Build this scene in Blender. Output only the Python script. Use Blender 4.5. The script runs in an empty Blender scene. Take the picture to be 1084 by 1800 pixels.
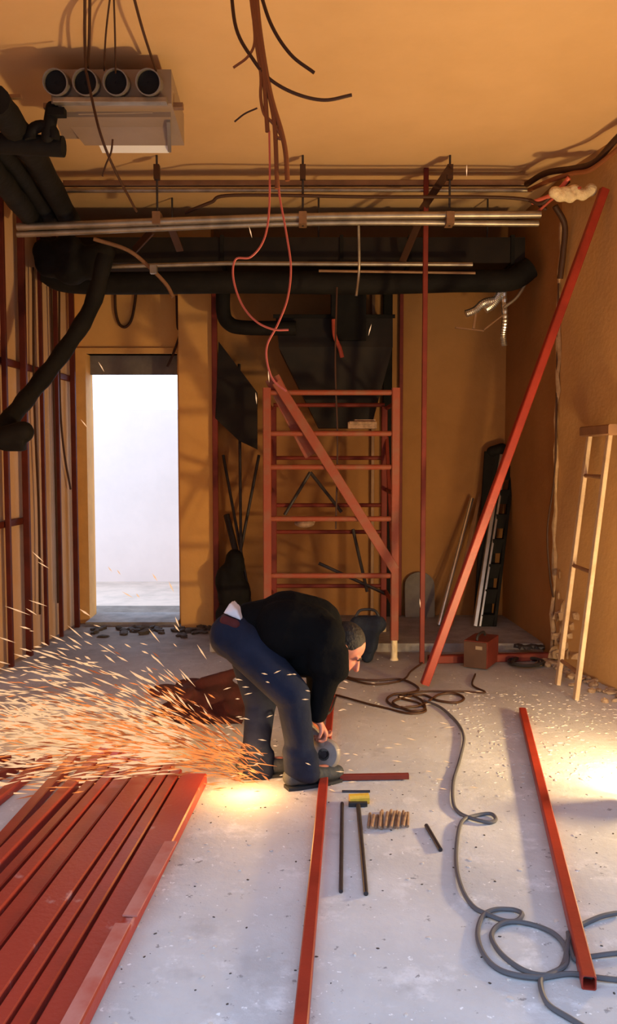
import bpy, math, random
from mathutils import Vector, Matrix, Quaternion
random.seed(7)
SC = bpy.context.scene
COL = SC.collection
V = Vector

# ------------------------------------------------------------------ camera
CAM_H, F, CX, CY = 1.6, 1500.0, 542.0, 900.0
PITCH = math.atan(100 / F)
cam = bpy.data.cameras.new('camera')
cam.sensor_fit = 'VERTICAL'; cam.sensor_height = 36; cam.sensor_width = 36
cam.lens = F / 1800 * 36
cam.clip_start = 0.05
camo = bpy.data.objects.new('camera', cam); COL.objects.link(camo)
camo.location = (0, 0, CAM_H); camo.rotation_euler = (math.pi / 2 - PITCH, 0, 0)
SC.camera = camo

# ------------------------------------------------------------------ view, world, lamps
SC.view_settings.view_transform = 'Standard'; SC.view_settings.look = 'None'
SC.view_settings.gamma = 1; SC.view_settings.use_curve_mapping = False
SC.view_settings.exposure = 0.0
SC.cycles.use_denoising = True
SC.cycles.max_bounces = 8; SC.cycles.diffuse_bounces = 5
SKY = 3.3
wd = bpy.data.worlds.new('overcast_sky'); SC.world = wd; wd.use_nodes = True
bg = wd.node_tree.nodes['Background']
bg.inputs[0].default_value = (0.57, 0.80, 1.18, 1); bg.inputs[1].default_value = SKY
FLOOD_COL = (1, 0.70, 0.32)
HEADS = [(V((2.13, 3.9, 0.46)), V((-0.80, 0.14, 0.58)).normalized(), 95, 0.24),      # upper lamp head: position, aim, watts, width
         (V((1.62, 3.86, 0.15)), V((0.36, 0.93, 0.06)).normalized(), 23, 0.18)]      # second lamp, added out of view to brighten the floor patch
SPARK_W = 11; SPARK_COL = (1, 0.5, 0.14)



# ------------------------------------------------------------------ maths helpers
cp, sp = math.cos(PITCH), math.sin(PITCH)
def ray(px, py):
    u, v = (px - CX) / F, (CY - py) / F
    return V((u, cp + v * sp, -sp + v * cp))
O = V((0, 0, CAM_H))
def at(px, py, Y):                       # the point of that sight line at depth Y
    d = ray(px, py); return O + d * (Y / d.y)
def fl(px, py, z=0.0):                   # ... at height z
    d = ray(px, py); return O + d * ((z - CAM_H) / d.z)
def onplane(px, py, p, n):
    d = ray(px, py); return O + d * ((V(p) - O).dot(n) / d.dot(n))

CEIL, BACK = 3.72, 8.1
RA, RB = fl(1084, 1215), fl(885, 1113)   # right wall, from its foot line
RJ = fl(972, 1160)                       # where the right wall steps back
def rw(Y): return RA.x + (Y - RA.y) * (RJ.x - RA.x) / (RJ.y - RA.y) if Y <= RJ.y else RJ.x + .02 + (Y - RJ.y) * (at(885, 900, BACK).x - RJ.x - .02) / (BACK - RJ.y)
LDIR = V((2.31 - 2.2, 8.1 - 6.4, 0)).normalized(); LN = V((LDIR.y, -LDIR.x, 0)); LP = V((-2.2, 8.1, 0))
def lw(Y): return -2.2 - 0.065 * (8.1 - Y)

def catmull(pts, per=8):
    pts = [V(p) for p in pts]
    if len(pts) < 3: return pts
    P = [pts[0] * 2 - pts[1]] + pts + [pts[-1] * 2 - pts[-2]]
    out = []
    for i in range(1, len(P) - 2):
        a, b, c, d = P[i - 1], P[i], P[i + 1], P[i + 2]
        for k in range(per):
            t = k / per
            out.append(0.5 * (2 * b + (c - a) * t + (2 * a - 5 * b + 4 * c - d) * t * t + (3 * b - a - 3 * c + d) * t ** 3))
    out.append(pts[-1]); return out


class MB:
    def __init__(s): s.v, s.f = [], []
    def add(s, vs, fs):
        b = len(s.v); s.v += [V(p) for p in vs]; s.f += [tuple(i + b for i in f) for f in fs]; return s
    def box(s, c, size, R=None):
        c = V(c); h = V(size) / 2
        vs = [V((sx * h.x, sy * h.y, sz * h.z)) for sx in (-1, 1) for sy in (-1, 1) for sz in (-1, 1)]
        if R is not None: vs = [R @ p for p in vs]
        return s.add([c + p for p in vs], [(0, 1, 3, 2), (4, 6, 7, 5), (0, 4, 5, 1), (2, 3, 7, 6), (0, 2, 6, 4), (1, 5, 7, 3)])
    def frame(s, p0, p1, up=V((0, 0, 1))):
        d = (p1 - p0).normalized()
        if abs(d.dot(up)) > 0.98: up = V((0, 1, 0))
        a = d.cross(up).normalized(); b = a.cross(d).normalized(); return d, a, b
    def ring_loft(s, rings, cap=True):
        n = len(rings[0]); vs = [p for r in rings for p in r]; fs = []
        for k in range(len(rings) - 1):
            for i in range(n):
                j = (i + 1) % n; fs.append((k * n + i, k * n + j, (k + 1) * n + j, (k + 1) * n + i))
        if cap:
            fs.append(tuple(range(n - 1, -1, -1))); fs.append(tuple((len(rings) - 1) * n + i for i in range(n)))
        return s.add(vs, fs)
    def bar(s, p0, p1, w, h, up=V((0, 0, 1)), ch=0.12, seg=1):          # bar of rectangular section, chamfered edges
        p0, p1 = V(p0), V(p1); d, a, b = s.frame(p0, p1, V(up)); c = ch * min(w, h); W, H = w / 2, h / 2
        sec = [(W - c, -H), (W, -H + c), (W, H - c), (W - c, H), (-W + c, H), (-W, H - c), (-W, -H + c), (-W + c, -H)]
        return s.ring_loft([[p0 + (p1 - p0) * (k / seg) + a * x + b * y for x, y in sec] for k in range(seg + 1)])
    def hollow(s, p0, p1, w, h, t=0.004, up=V((0, 0, 1)), ch=0.1, deep=0.25, seg=1):   # square tube, open ends
        p0, p1 = V(p0), V(p1); d, a, b = s.frame(p0, p1, V(up))
        def sec(k):
            W, H = w / 2 - k, h / 2 - k; c = ch * min(w, h)
            return [(W - c, -H), (W, -H + c), (W, H - c), (W - c, H), (-W + c, H), (-W, H - c), (-W, -H + c), (-W + c, -H)]
        so, si = sec(0), sec(t)
        R = lambda p, q: [p + a * x + b * y for x, y in q]
        deep = min(deep, (p1 - p0).length * 0.4)
        rings = [R(p0 + d * deep, si), R(p0, si)] + [R(p0 + (p1 - p0) * (k / seg), so) for k in range(seg + 1)] + [R(p1, si), R(p1 - d * deep, si)]
        return s.ring_loft(rings)
    def tube(s, pts, r, n=8, cap=True):
        pts = [V(p) for p in pts]; m = len(pts)
        rs = r if isinstance(r, (list, tuple)) else [r] * m
        T = [(pts[min(i + 1, m - 1)] - pts[max(i - 1, 0)]).normalized() for i in range(m)]
        up = V((0, 0, 1)) if abs(T[0].z) < 0.9 else V((0, 1, 0))
        a = T[0].cross(up).normalized(); rings = []
        for i in range(m):
            if i: a = (T[i - 1].rotation_difference(T[i]) @ a); a = (a - T[i] * a.dot(T[i])).normalized()
            b = T[i].cross(a)
            rings.append([pts[i] + (a * math.cos(2 * math.pi * k / n) + b * math.sin(2 * math.pi * k / n)) * rs[i] for k in range(n)])
        return s.ring_loft(rings, cap)
    def pipe(s, p0, p1, ro, ri, n=20, deep=0.1):                        # round collar with an open mouth at p1
        p0, p1 = V(p0), V(p1); d, a, b = s.frame(p0, p1)
        R = lambda p, r: [p + (a * math.cos(2 * math.pi * k / n) + b * math.sin(2 * math.pi * k / n)) * r for k in range(n)]
        return s.ring_loft([R(p0, ro), R(p1, ro), R(p1, ri), R(p1 - d * deep, ri)])
    def sph(s, c, r, nu=12, nv=8, R=None):
        c = V(c); r = V(r) if hasattr(r, '__len__') else V((r, r, r)); vs = []; fs = []
        for j in range(1, nv):
            th = math.pi * j / nv
            for i in range(nu):
                ph = 2 * math.pi * i / nu
                p = V((r.x * math.sin(th) * math.cos(ph), r.y * math.sin(th) * math.sin(ph), r.z * math.cos(th)))
                vs.append(c + (R @ p if R is not None else p))
        top, bot = V((0, 0, r.z)), V((0, 0, -r.z))
        if R is not None: top, bot = R @ top, R @ bot
        vs += [c + top, c + bot]; t = len(vs) - 2
        for j in range(nv - 2):
            for i in range(nu):
                k = (i + 1) % nu; fs.append((j * nu + i, (j + 1) * nu + i, (j + 1) * nu + k, j * nu + k))
        for i in range(nu):
            k = (i + 1) % nu; fs.append((t, i, k)); fs.append((t + 1, (nv - 2) * nu + k, (nv - 2) * nu + i))
        return s.add(vs, fs)
    def cap(s, p0, p1, r0, r1=None, n=14):                              # tapered capsule
        p0, p1 = V(p0), V(p1); r1 = r0 if r1 is None else r1
        d = (p1 - p0).normalized(); pts, rs = [], []
        for k in range(5):
            t = math.pi / 2 * (1 - k / 4); pts.append(p0 - d * r0 * math.sin(t)); rs.append(max(1e-4, r0 * math.cos(t)))
        for k in range(5):
            t = math.pi / 2 * k / 4; pts.append(p1 + d * r1 * math.sin(t)); rs.append(max(1e-4, r1 * math.cos(t)))
        return s.tube(pts, rs, n)
    def rock(s, c, r, rnd):
        c = V(c); ico = [(0.1, 0, 0.62), (0.9, 0, 0.3), (0.28, 0.85, 0.3), (-0.72, 0.52, 0.3), (-0.72, -0.52, 0.3), (0.28, -0.85, 0.3), (0.7, 0.5, -0.5), (-0.3, 0.85, -0.5), (-0.9, 0, -0.5), (-0.3, -0.85, -0.5), (0.7, -0.5, -0.5)]
        q = Matrix.Rotation(rnd.uniform(0, 6.28), 3, 'Z')
        vs = [c + q @ V((p[0] * r[0] * rnd.uniform(.7, 1.2), p[1] * r[1] * rnd.uniform(.7, 1.2), p[2] * r[2] * rnd.uniform(.8, 1.2))) for p in ico]
        fs = [(0, 1, 2), (0, 2, 3), (0, 3, 4), (0, 4, 5), (0, 5, 1), (1, 6, 2), (2, 6, 7), (2, 7, 3), (3, 7, 8), (3, 8, 4), (4, 8, 9), (4, 9, 5), (5, 9, 10), (5, 10, 1), (1, 10, 6), (6, 10, 9, 8, 7)]
        return s.add(vs, fs)


def mesh_from(mb, name, center):
    me = bpy.data.meshes.new(name); me.from_pydata([p - center for p in mb.v], [], mb.f); me.update()
    return me
def bbox(vs):
    lo = V([min(p[i] for p in vs) for i in range(3)]); hi = V([max(p[i] for p in vs) for i in range(3)]); return lo, hi
def fix_normals(me):
    import bmesh
    bm = bmesh.new(); bm.from_mesh(me); bmesh.ops.recalc_face_normals(bm, faces=bm.faces); bm.to_mesh(me); bm.free()
def build(name, mb, mat, parent=None, smooth=False, label=None, cat=None, group=None, kind=None):
    lo, hi = bbox(mb.v); c = (lo + hi) / 2
    if parent is None: c.z = lo.z
    me = mesh_from(mb, name, c); fix_normals(me); me.materials.append(mat)
    if smooth:
        me.polygons.foreach_set('use_smooth', [True] * len(me.polygons))
        try: me.set_sharp_from_angle(angle=math.radians(42))
        except Exception: pass
    o = bpy.data.objects.new(name, me); COL.objects.link(o)
    return place(o, c, parent, label, cat, group, kind)
def wloc(o):
    p = V(o.location)
    while o.parent: o = o.parent; p += V(o.location)
    return p
def place(o, c, parent, label=None, cat=None, group=None, kind=None):
    if parent is not None: o.parent = parent; o.location = c - wloc(parent)
    else: o.location = c
    if label: o['label'] = label
    if cat: o['category'] = cat
    if group: o['group'] = group
    if kind: o['kind'] = kind
    return o
def thing(name, loc, label, cat, group=None):
    o = bpy.data.objects.new(name, None); o.empty_display_size = 0.1; COL.objects.link(o)
    return place(o, V(loc), None, label, cat, group)
def struct(name, mb, mat, parent=None, smooth=False):
    return build(name, mb, mat, parent, smooth, kind=None if parent else 'structure')
def blob(name, mb, mat, parent, voxel=0.012, smooth=6, label=None, mats=None, pick=None):   # capsules melted into one continuous surface
    lo, hi = bbox(mb.v); c = (lo + hi) / 2
    me = mesh_from(mb, name + '_raw', c); fix_normals(me)
    o = bpy.data.objects.new(name, me); COL.objects.link(o)
    m = o.modifiers.new('r', 'REMESH'); m.mode = 'VOXEL'; m.voxel_size = voxel
    if smooth: m = o.modifiers.new('s', 'SMOOTH'); m.iterations = smooth; m.factor = 0.5
    dg = bpy.context.evaluated_depsgraph_get()
    new = bpy.data.meshes.new_from_object(o.evaluated_get(dg)); new.name = name
    o.modifiers.clear(); o.data = new; bpy.data.meshes.remove(me)
    new.materials.clear()
    for k in (mats or [mat]): new.materials.append(k)
    new.polygons.foreach_set('use_smooth', [True] * len(new.polygons))
    if pick:
        for p in new.polygons: p.material_index = pick(p.center + c)
    return place(o, c, parent, label)


# ------------------------------------------------------------------ materials
def mat(name, col, rough=0.6, metal=0.0, var=0.0, col2=None, scale=6.0, bump=0.0, bscale=40.0, spec=0.4, emit=None, es=0.0, thr=(0.4, 0.65)):
    m = bpy.data.materials.new(name); m.use_nodes = True; nt = m.node_tree; N = nt.nodes; L = nt.links
    b = N['Principled BSDF']
    b.inputs['Base Color'].default_value = (*col, 1); b.inputs['Roughness'].default_value = rough
    b.inputs['Metallic'].default_value = metal; b.inputs['Specular IOR Level'].default_value = spec
    tc = N.new('ShaderNodeTexCoord')
    if col2 is None and var: col2 = tuple(c * (1 - var) for c in col)
    if col2 is not None:
        nz = N.new('ShaderNodeTexNoise'); nz.inputs['Scale'].default_value = scale; nz.inputs['Detail'].default_value = 6
        nz.inputs['Roughness'].default_value = 0.62
        rp = N.new('ShaderNodeValToRGB'); rp.color_ramp.elements[0].position, rp.color_ramp.elements[1].position = thr
        rp.color_ramp.elements[0].color = (*col, 1); rp.color_ramp.elements[1].color = (*col2, 1)
        L.new(tc.outputs['Object'], nz.inputs['Vector']); L.new(nz.outputs['Fac'], rp.inputs['Fac']); L.new(rp.outputs['Color'], b.inputs['Base Color'])
    if bump:
        n2 = N.new('ShaderNodeTexNoise'); n2.inputs['Scale'].default_value = bscale; n2.inputs['Detail'].default_value = 5
        bp = N.new('ShaderNodeBump'); bp.inputs['Strength'].default_value = bump; bp.inputs['Distance'].default_value = 0.02
        L.new(tc.outputs['Object'], n2.inputs['Vector']); L.new(n2.outputs['Fac'], bp.inputs['Height']); L.new(bp.outputs['Normal'], b.inputs['Normal'])
    if emit:
        b.inputs['Emission Color'].default_value = (*emit, 1); b.inputs['Emission Strength'].default_value = es
    return m

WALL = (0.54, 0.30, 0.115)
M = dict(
    doorwall=mat('orange_plaster', (0.78, 0.41, 0.125), 0.85, col2=(0.70, 0.36, 0.11), scale=1.4, bump=0.15, bscale=30, spec=0.2),  # paler and more orange than the recess section of the back wall
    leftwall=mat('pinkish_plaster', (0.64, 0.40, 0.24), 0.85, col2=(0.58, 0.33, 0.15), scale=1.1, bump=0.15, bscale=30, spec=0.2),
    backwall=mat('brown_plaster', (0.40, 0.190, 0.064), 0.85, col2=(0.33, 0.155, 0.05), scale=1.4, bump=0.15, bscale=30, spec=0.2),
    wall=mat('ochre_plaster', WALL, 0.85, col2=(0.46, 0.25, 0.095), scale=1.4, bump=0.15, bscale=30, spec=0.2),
    ceil=mat('ceiling_plaster', (0.74, 0.46, 0.22), 0.85, col2=(0.67, 0.41, 0.19), scale=0.9, bump=0.06, bscale=25, spec=0.2),
    trim=mat('door_plaster', (0.72, 0.38, 0.115), 0.8, var=0.15, scale=4, bump=0.1),
    bare=mat('bare_masonry', (0.34, 0.20, 0.10), 0.95, col2=(0.50, 0.33, 0.19), scale=9, bump=0.6, bscale=22, spec=0.1),
    cream=mat('outside_render', (0.92, 0.74, 0.63), 0.9, var=0.05, scale=2),
    pave=mat('outside_paving', (0.66, 0.48, 0.36), 0.9, var=0.2, scale=3),
    dark_city=mat('opposite_facade', (0.22, 0.21, 0.2), 0.9, var=0.3, scale=1),
    slab=mat('grey_screed', (0.34, 0.30, 0.27), 0.9, var=0.35, scale=5, bump=0.3),
    red=mat('red_primer', (0.31, 0.030, 0.015), 0.42, col2=(0.23, 0.022, 0.012), scale=5, bump=0.05, bscale=80, spec=0.35),
    red_rust=mat('worn_red_primer', (0.31, 0.032, 0.017), 0.46, col2=(0.62, 0.40, 0.36), scale=5.5, bump=0.08, bscale=60, spec=0.35, thr=(0.62, 0.78)),
    worn=mat('pale_worn_primer', (0.46, 0.17, 0.13), 0.55, col2=(0.40, 0.09, 0.06), scale=7, spec=0.3),
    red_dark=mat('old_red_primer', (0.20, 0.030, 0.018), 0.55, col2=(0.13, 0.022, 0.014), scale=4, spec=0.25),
    stud=mat('dark_red_stud', (0.11, 0.018, 0.009), 0.6, col2=(0.07, 0.013, 0.008), scale=4, spec=0.2),
    scaf=mat('scaffold_paint', (0.27, 0.060, 0.030), 0.55, col2=(0.24, 0.10, 0.055), scale=7, bump=0.1, spec=0.3, thr=(0.45, 0.7)),
    black=mat('black_insulation', (0.006, 0.005, 0.0045), 0.8, col2=(0.012, 0.010, 0.008), scale=5, bump=0.25, bscale=14, spec=0.2),
    blackduct=mat('black_duct', (0.010, 0.007, 0.005), 0.65, col2=(0.020, 0.013, 0.008), scale=3, spec=0.25),
    browncable=mat('dark_cable', (0.055, 0.022, 0.010), 0.55, spec=0.3),
    orangecable=mat('orange_brown_cable', (0.23, 0.075, 0.025), 0.5, spec=0.3),
    pinkcable=mat('thin_red_wire', (0.62, 0.13, 0.08), 0.45, spec=0.3),
    greycable=mat('grey_cable', (0.10, 0.095, 0.10), 0.55, spec=0.3),
    galv=mat('galvanised_steel', (0.42, 0.35, 0.27), 0.42, 0.75, var=0.35, scale=7),
    conduit=mat('brown_conduit', (0.30, 0.16, 0.08), 0.5, 0.2, var=0.3, scale=5),
    alu=mat('aluminium', (0.70, 0.68, 0.66), 0.28, 0.9, var=0.2, scale=9),
    unit=mat('dusty_sheet_metal', (0.30, 0.21, 0.14), 0.45, var=0.12, scale=4),
    unit_white=mat('white_grille', (0.86, 0.86, 0.87), 0.5),
    unit_grey=mat('grey_collar', (0.22, 0.18, 0.15), 0.45, 0.3),
    hole=mat('dark_duct_mouth', (0.012, 0.010, 0.009), 0.9),
    wood=mat('pale_wood', (0.60, 0.43, 0.27), 0.7, col2=(0.46, 0.31, 0.18), scale=8, bump=0.25, bscale=30),
    browncap=mat('brown_wood', (0.30, 0.15, 0.07), 0.7, var=0.3),
    foam=mat('yellow_foam', (0.80, 0.62, 0.36), 0.95, var=0.2, scale=12, bump=0.6, bscale=40),
    navy=mat('navy_denim', (0.009, 0.012, 0.026), 0.9, col2=(0.015, 0.019, 0.038), scale=7, bump=0.35, bscale=18, spec=0.2),
    sweater=mat('black_knit', (0.005, 0.0045, 0.0045), 0.95, var=0.2, scale=8, bump=0.4, bscale=22, spec=0.1),
    white=mat('white_cotton', (0.80, 0.78, 0.78), 0.85, var=0.05, scale=14, bump=0.2),
    maroon=mat('maroon_cotton', (0.09, 0.013, 0.012), 0.85, var=0.2, scale=14),
    darkcloth=mat('dark_red_cloth', (0.060, 0.011, 0.008), 0.95, var=0.4, scale=9, bump=1.0, bscale=9),
    skin=mat('skin', (0.56, 0.21, 0.13), 0.55, col2=(0.48, 0.16, 0.10), scale=14, spec=0.35),
    hair=mat('dark_hair', (0.018, 0.012, 0.009), 0.7, bump=0.5, bscale=60),
    shoe=mat('dark_shoe', (0.045, 0.048, 0.050), 0.7, var=0.3, scale=14, bump=0.3),
    sole=mat('shoe_sole', (0.02, 0.02, 0.02), 0.8),
    tool=mat('grey_tool_casing', (0.26, 0.22, 0.19), 0.45, var=0.2, scale=20),
    tooldark=mat('black_tool_plastic', (0.025, 0.022, 0.022), 0.5),
    disc=mat('abrasive_disc', (0.09, 0.07, 0.06), 0.9, bump=0.4, bscale=200),
    bluebag=mat('dark_blue_cloth', (0.014, 0.020, 0.034), 0.85, var=0.3, scale=9, bump=0.4),
    redplastic=mat('red_plastic', (0.50, 0.09, 0.05), 0.5, var=0.25, scale=9),
    boxred=mat('red_enamel', (0.17, 0.030, 0.020), 0.45, var=0.3, scale=10),
    boxbrown=mat('brown_front_panel', (0.085, 0.040, 0.024), 0.55, var=0.2),
    greypanel=mat('grey_board', (0.20, 0.17, 0.15), 0.8, var=0.3),
    yellow=mat('yellow_plastic', (0.72, 0.46, 0.05), 0.5, var=0.2, scale=30),
    iron=mat('dark_iron', (0.05, 0.042, 0.045), 0.5, 0.4, var=0.3, scale=30),
    rodbrown=mat('electrode_coating', (0.33, 0.20, 0.12), 0.8, var=0.45, scale=25, bump=0.2),
    chip=mat('plaster_chips', (0.56, 0.51, 0.46), 0.9),
    dark_brown=mat('dark_grit', (0.075, 0.058, 0.046), 0.9),
    rubble=mat('plaster_rubble', (0.32, 0.21, 0.13), 0.95, col2=(0.42, 0.29, 0.18), scale=12, bump=0.4),
    spark=mat('glowing_spark', (0.05, 0.03, 0.02), 0.8, emit=(1.0, 0.58, 0.30), es=1.0),
    ember=mat('burning_spark', (0.05, 0.02, 0.01), 0.8, emit=(1.0, 0.27, 0.055), es=0.95),
    cool=mat('cooling_spark', (0.05, 0.02, 0.01), 0.8, emit=(1.0, 0.22, 0.05), es=0.35),
    lens=mat('lamp_glass', (1, 0.8, 0.5), 0.3, emit=FLOOD_COL, es=20),
)
M['spark'].cycles.emission_sampling = 'NONE'; M['ember'].cycles.emission_sampling = 'NONE'; M['cool'].cycles.emission_sampling = 'NONE'; M['lens'].cycles.emission_sampling = 'NONE'

def floor_material():
    m = bpy.data.materials.new('dusty_concrete'); m.use_nodes = True; nt = m.node_tree; N, L = nt.nodes, nt.links
    b = N['Principled BSDF']; b.inputs['Roughness'].default_value = 0.7; b.inputs['Specular IOR Level'].default_value = 0.25
    tc = N.new('ShaderNodeTexCoord')
    def noise(sc, det=6, ro=0.6):
        n = N.new('ShaderNodeTexNoise'); n.inputs['Scale'].default_value = sc; n.inputs['Detail'].default_value = det; n.inputs['Roughness'].default_value = ro
        L.new(tc.outputs['Object'], n.inputs['Vector']); return n.outputs['Fac']
    def ramp(fac, a, b_, c0, c1):
        r = N.new('ShaderNodeValToRGB'); r.color_ramp.elements[0].position = a; r.color_ramp.elements[1].position = b_
        r.color_ramp.elements[0].color = (*c0, 1); r.color_ramp.elements[1].color = (*c1, 1); L.new(fac, r.inputs['Fac']); return r.outputs['Color']
    def mix(f, a, b_):
        x = N.new('ShaderNodeMix'); x.data_type = 'RGBA'; L.new(f, x.inputs[0])
        for s, k in ((a, 6), (b_, 7)):
            if isinstance(s, tuple): x.inputs[k].default_value = (*s, 1)
            else: L.new(s, x.inputs[k])
        return x.outputs[2]
    c = ramp(noise(1.6), 0.35, 0.7, (0.45, 0.44, 0.435), (0.60, 0.59, 0.585))
    c = mix(ramp(noise(5, 8, 0.72), 0.55, 0.70, (0, 0, 0), (1, 1, 1)), c, (0.71, 0.70, 0.70))      # plaster dust
    c = mix(ramp(noise(38, 3, 0.6), 0.68, 0.72, (0, 0, 0), (1, 1, 1)), c, (0.80, 0.80, 0.80))     # white specks
    c = mix(ramp(noise(23, 4, 0.65), 0.29, 0.35, (1, 1, 1), (0, 0, 0)), c, (0.26, 0.25, 0.25))    # dark grit
    c = mix(ramp(noise(4.2, 5, 0.6), 0.30, 0.40, (0.6, 0.6, 0.6), (0, 0, 0)), c, (0.40, 0.385, 0.38))
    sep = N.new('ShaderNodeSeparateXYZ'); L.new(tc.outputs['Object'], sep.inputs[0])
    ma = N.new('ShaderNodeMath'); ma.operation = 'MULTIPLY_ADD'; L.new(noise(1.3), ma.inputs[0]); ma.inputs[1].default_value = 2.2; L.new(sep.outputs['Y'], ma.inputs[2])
    dark_brown = N.new('ShaderNodeMapRange'); dark_brown.inputs['From Min'].default_value = 1.2; dark_brown.inputs['From Max'].default_value = 3.2
    L.new(ma.outputs[0], dark_brown.inputs['Value'])
    c = mix(dark_brown.outputs[0], c, ramp(noise(6), 0.3, 0.7, (0.165, 0.120, 0.088), (0.29, 0.225, 0.175)))   # browner and darker towards the back
    L.new(c, b.inputs['Base Color'])
    bp = N.new('ShaderNodeBump'); bp.inputs['Strength'].default_value = 0.35; bp.inputs['Distance'].default_value = 0.012
    L.new(noise(26, 6, 0.7), bp.inputs['Height']); L.new(bp.outputs['Normal'], b.inputs['Normal'])
    return m
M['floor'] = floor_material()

# ------------------------------------------------------------------ the setting
FRONT = 1.5
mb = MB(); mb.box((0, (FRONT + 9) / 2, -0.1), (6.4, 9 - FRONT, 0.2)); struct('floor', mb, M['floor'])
mb = MB(); mb.box((0, (FRONT + 9) / 2, CEIL + 0.1), (6.4, 9 - FRONT, 0.2)); struct('ceiling', mb, M['ceil'])
def wall_strip(a, b, out, z0=0, z1=CEIL, th=0.25):        # vertical wall from a to b, thickness towards out
    mb = MB(); a, b = V(a), V(b); o = V(out) * th
    q = [a, b, b + o, a + o]
    return mb.add([V((p.x, p.y, z0)) for p in q] + [V((p.x, p.y, z1)) for p in q], [(0, 1, 2, 3), (7, 6, 5, 4), (0, 4, 5, 1), (1, 5, 6, 2), (2, 6, 7, 3), (3, 7, 4, 0)])
struct('wall_left', wall_strip((lw(FRONT), FRONT, 0), (lw(BACK + 0.3), BACK + 0.3, 0), (-1, 0, 0)), M['leftwall'])
YJ = RJ.y
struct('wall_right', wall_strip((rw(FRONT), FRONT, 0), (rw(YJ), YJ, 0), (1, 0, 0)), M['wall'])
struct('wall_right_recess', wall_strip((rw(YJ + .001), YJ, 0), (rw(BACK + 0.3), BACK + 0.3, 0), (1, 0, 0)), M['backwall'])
# back wall with its doorway
DX0, DX1 = at(153, 700, BACK).x, at(313, 700, BACK).x
DZ = at(230, 656, BACK).z; DT = at(230, 622, BACK).z
wx0, wx1 = -2.6, 2.3
px0, px1 = at(322, 800, BACK).x, at(373, 800, BACK - 0.25).x
mb = MB()
for x0, x1, z0, z1 in ((wx0, DX0 - 0.02, 0, CEIL), (DX1 + 0.02, px1, 0, CEIL), (DX0 - 0.02, DX1 + 0.02, DT, CEIL)):
    mb.box(((x0 + x1) / 2, BACK + 0.15, (z0 + z1) / 2), (x1 - x0, 0.3, z1 - z0))
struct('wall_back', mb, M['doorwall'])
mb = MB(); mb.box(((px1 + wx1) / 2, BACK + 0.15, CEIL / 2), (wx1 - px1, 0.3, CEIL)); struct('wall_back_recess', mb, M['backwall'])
mb = MB()                                                   # plaster surround, proud of the wall
for x0, x1, z0, z1 in ((DX0 - 0.14, DX0, 0, DT + 0.05), (DX1, DX1 + 0.13, 0, DT + 0.05)):
    mb.box(((x0 + x1) / 2, BACK + 0.06, (z0 + z1) / 2), (x1 - x0, 0.2, z1 - z0))
mb.box(((DX0 + DX1) / 2, BACK + 0.06, DT + 0.025), (DX1 - DX0, 0.2, 0.05))
d1 = struct('door_1', mb, M['trim'])
mb = MB(); mb.box(((DX0 + DX1) / 2, BACK + 0.16, (DZ + DT) / 2), (DX1 - DX0, 0.05, DT - DZ)); build('transom_panel', mb, M['greypanel'], d1)
mb = MB(); mb.box(((DX0 + DX1) / 2, BACK + 0.05, 0.02), (DX1 - DX0, 0.5, 0.04)); build('threshold', mb, M['slab'], d1)
# pier between the doorway and the recess
mb = MB(); mb.box(((px0 + px1) / 2, BACK - 0.12, CEIL / 2), (px1 - px0, 0.24, CEIL)); struct('wall_pier', mb, M['doorwall'])
# low screed step along the back
sy = fl(850, 1146).y
mb = MB(); a = at(395, 1100, BACK).x
mb.box(((a + rw(8) + .05) / 2, (sy + BACK) / 2, 0.035), (rw(8) + .05 - a, BACK - sy, 0.07)); struct('trim_1', mb, M['slab'])
# broken plaster edge and corner bead on the right wall
mb = MB(); rnd = random.Random(3)
pts = []
for k in range(30):
    z = 0.02 + k * 0.115; pts.append(V((rw(YJ) - 0.012 + rnd.uniform(-.008, .008), YJ - 0.01 + rnd.uniform(-.02, .02), z)))
mb.tube(pts, [0.014 + rnd.uniform(-.005, .01) for _ in pts], 6); struct('trim_2', mb, M['bare'], smooth=True)
mb = MB()
for k in range(26):
    z = abs(rnd.gauss(0, 0.33)); y = YJ - abs(rnd.gauss(0, 0.14)) - .03
    mb.rock((rw(y) - 0.004, y, z + .03), (0.012, rnd.uniform(.04, .09), rnd.uniform(.03, .08)), rnd)
build('broken_plaster', mb, M['bare'], kind='stuff', label='broken plaster and bare masonry at the foot of the wall edge', cat='plaster')
# front lintel and world outside
mb = MB(); mb.box((0, FRONT - 0.1, (3.0 + CEIL) / 2), (6.6, 0.2, CEIL - 3.0)); struct('wall_front', mb, M['wall'])
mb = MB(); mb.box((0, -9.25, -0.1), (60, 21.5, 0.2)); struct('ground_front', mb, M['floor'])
mb = MB(); mb.box((0, 19.0, -0.2), (60, 19.8, 0.2)); struct('ground_rear', mb, M['pave'])
mb = MB(); mb.box((0, -17, 4), (60, 1, 8.4)); struct('exterior_front', mb, M['dark_city'])
zt = at(260, 720, 11.4).z
mb = MB(); mb.box((-3, 11.5, zt / 2 - .1), (16, 0.2, zt + .2)); struct('exterior_rear', mb, M['cream'])

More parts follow.
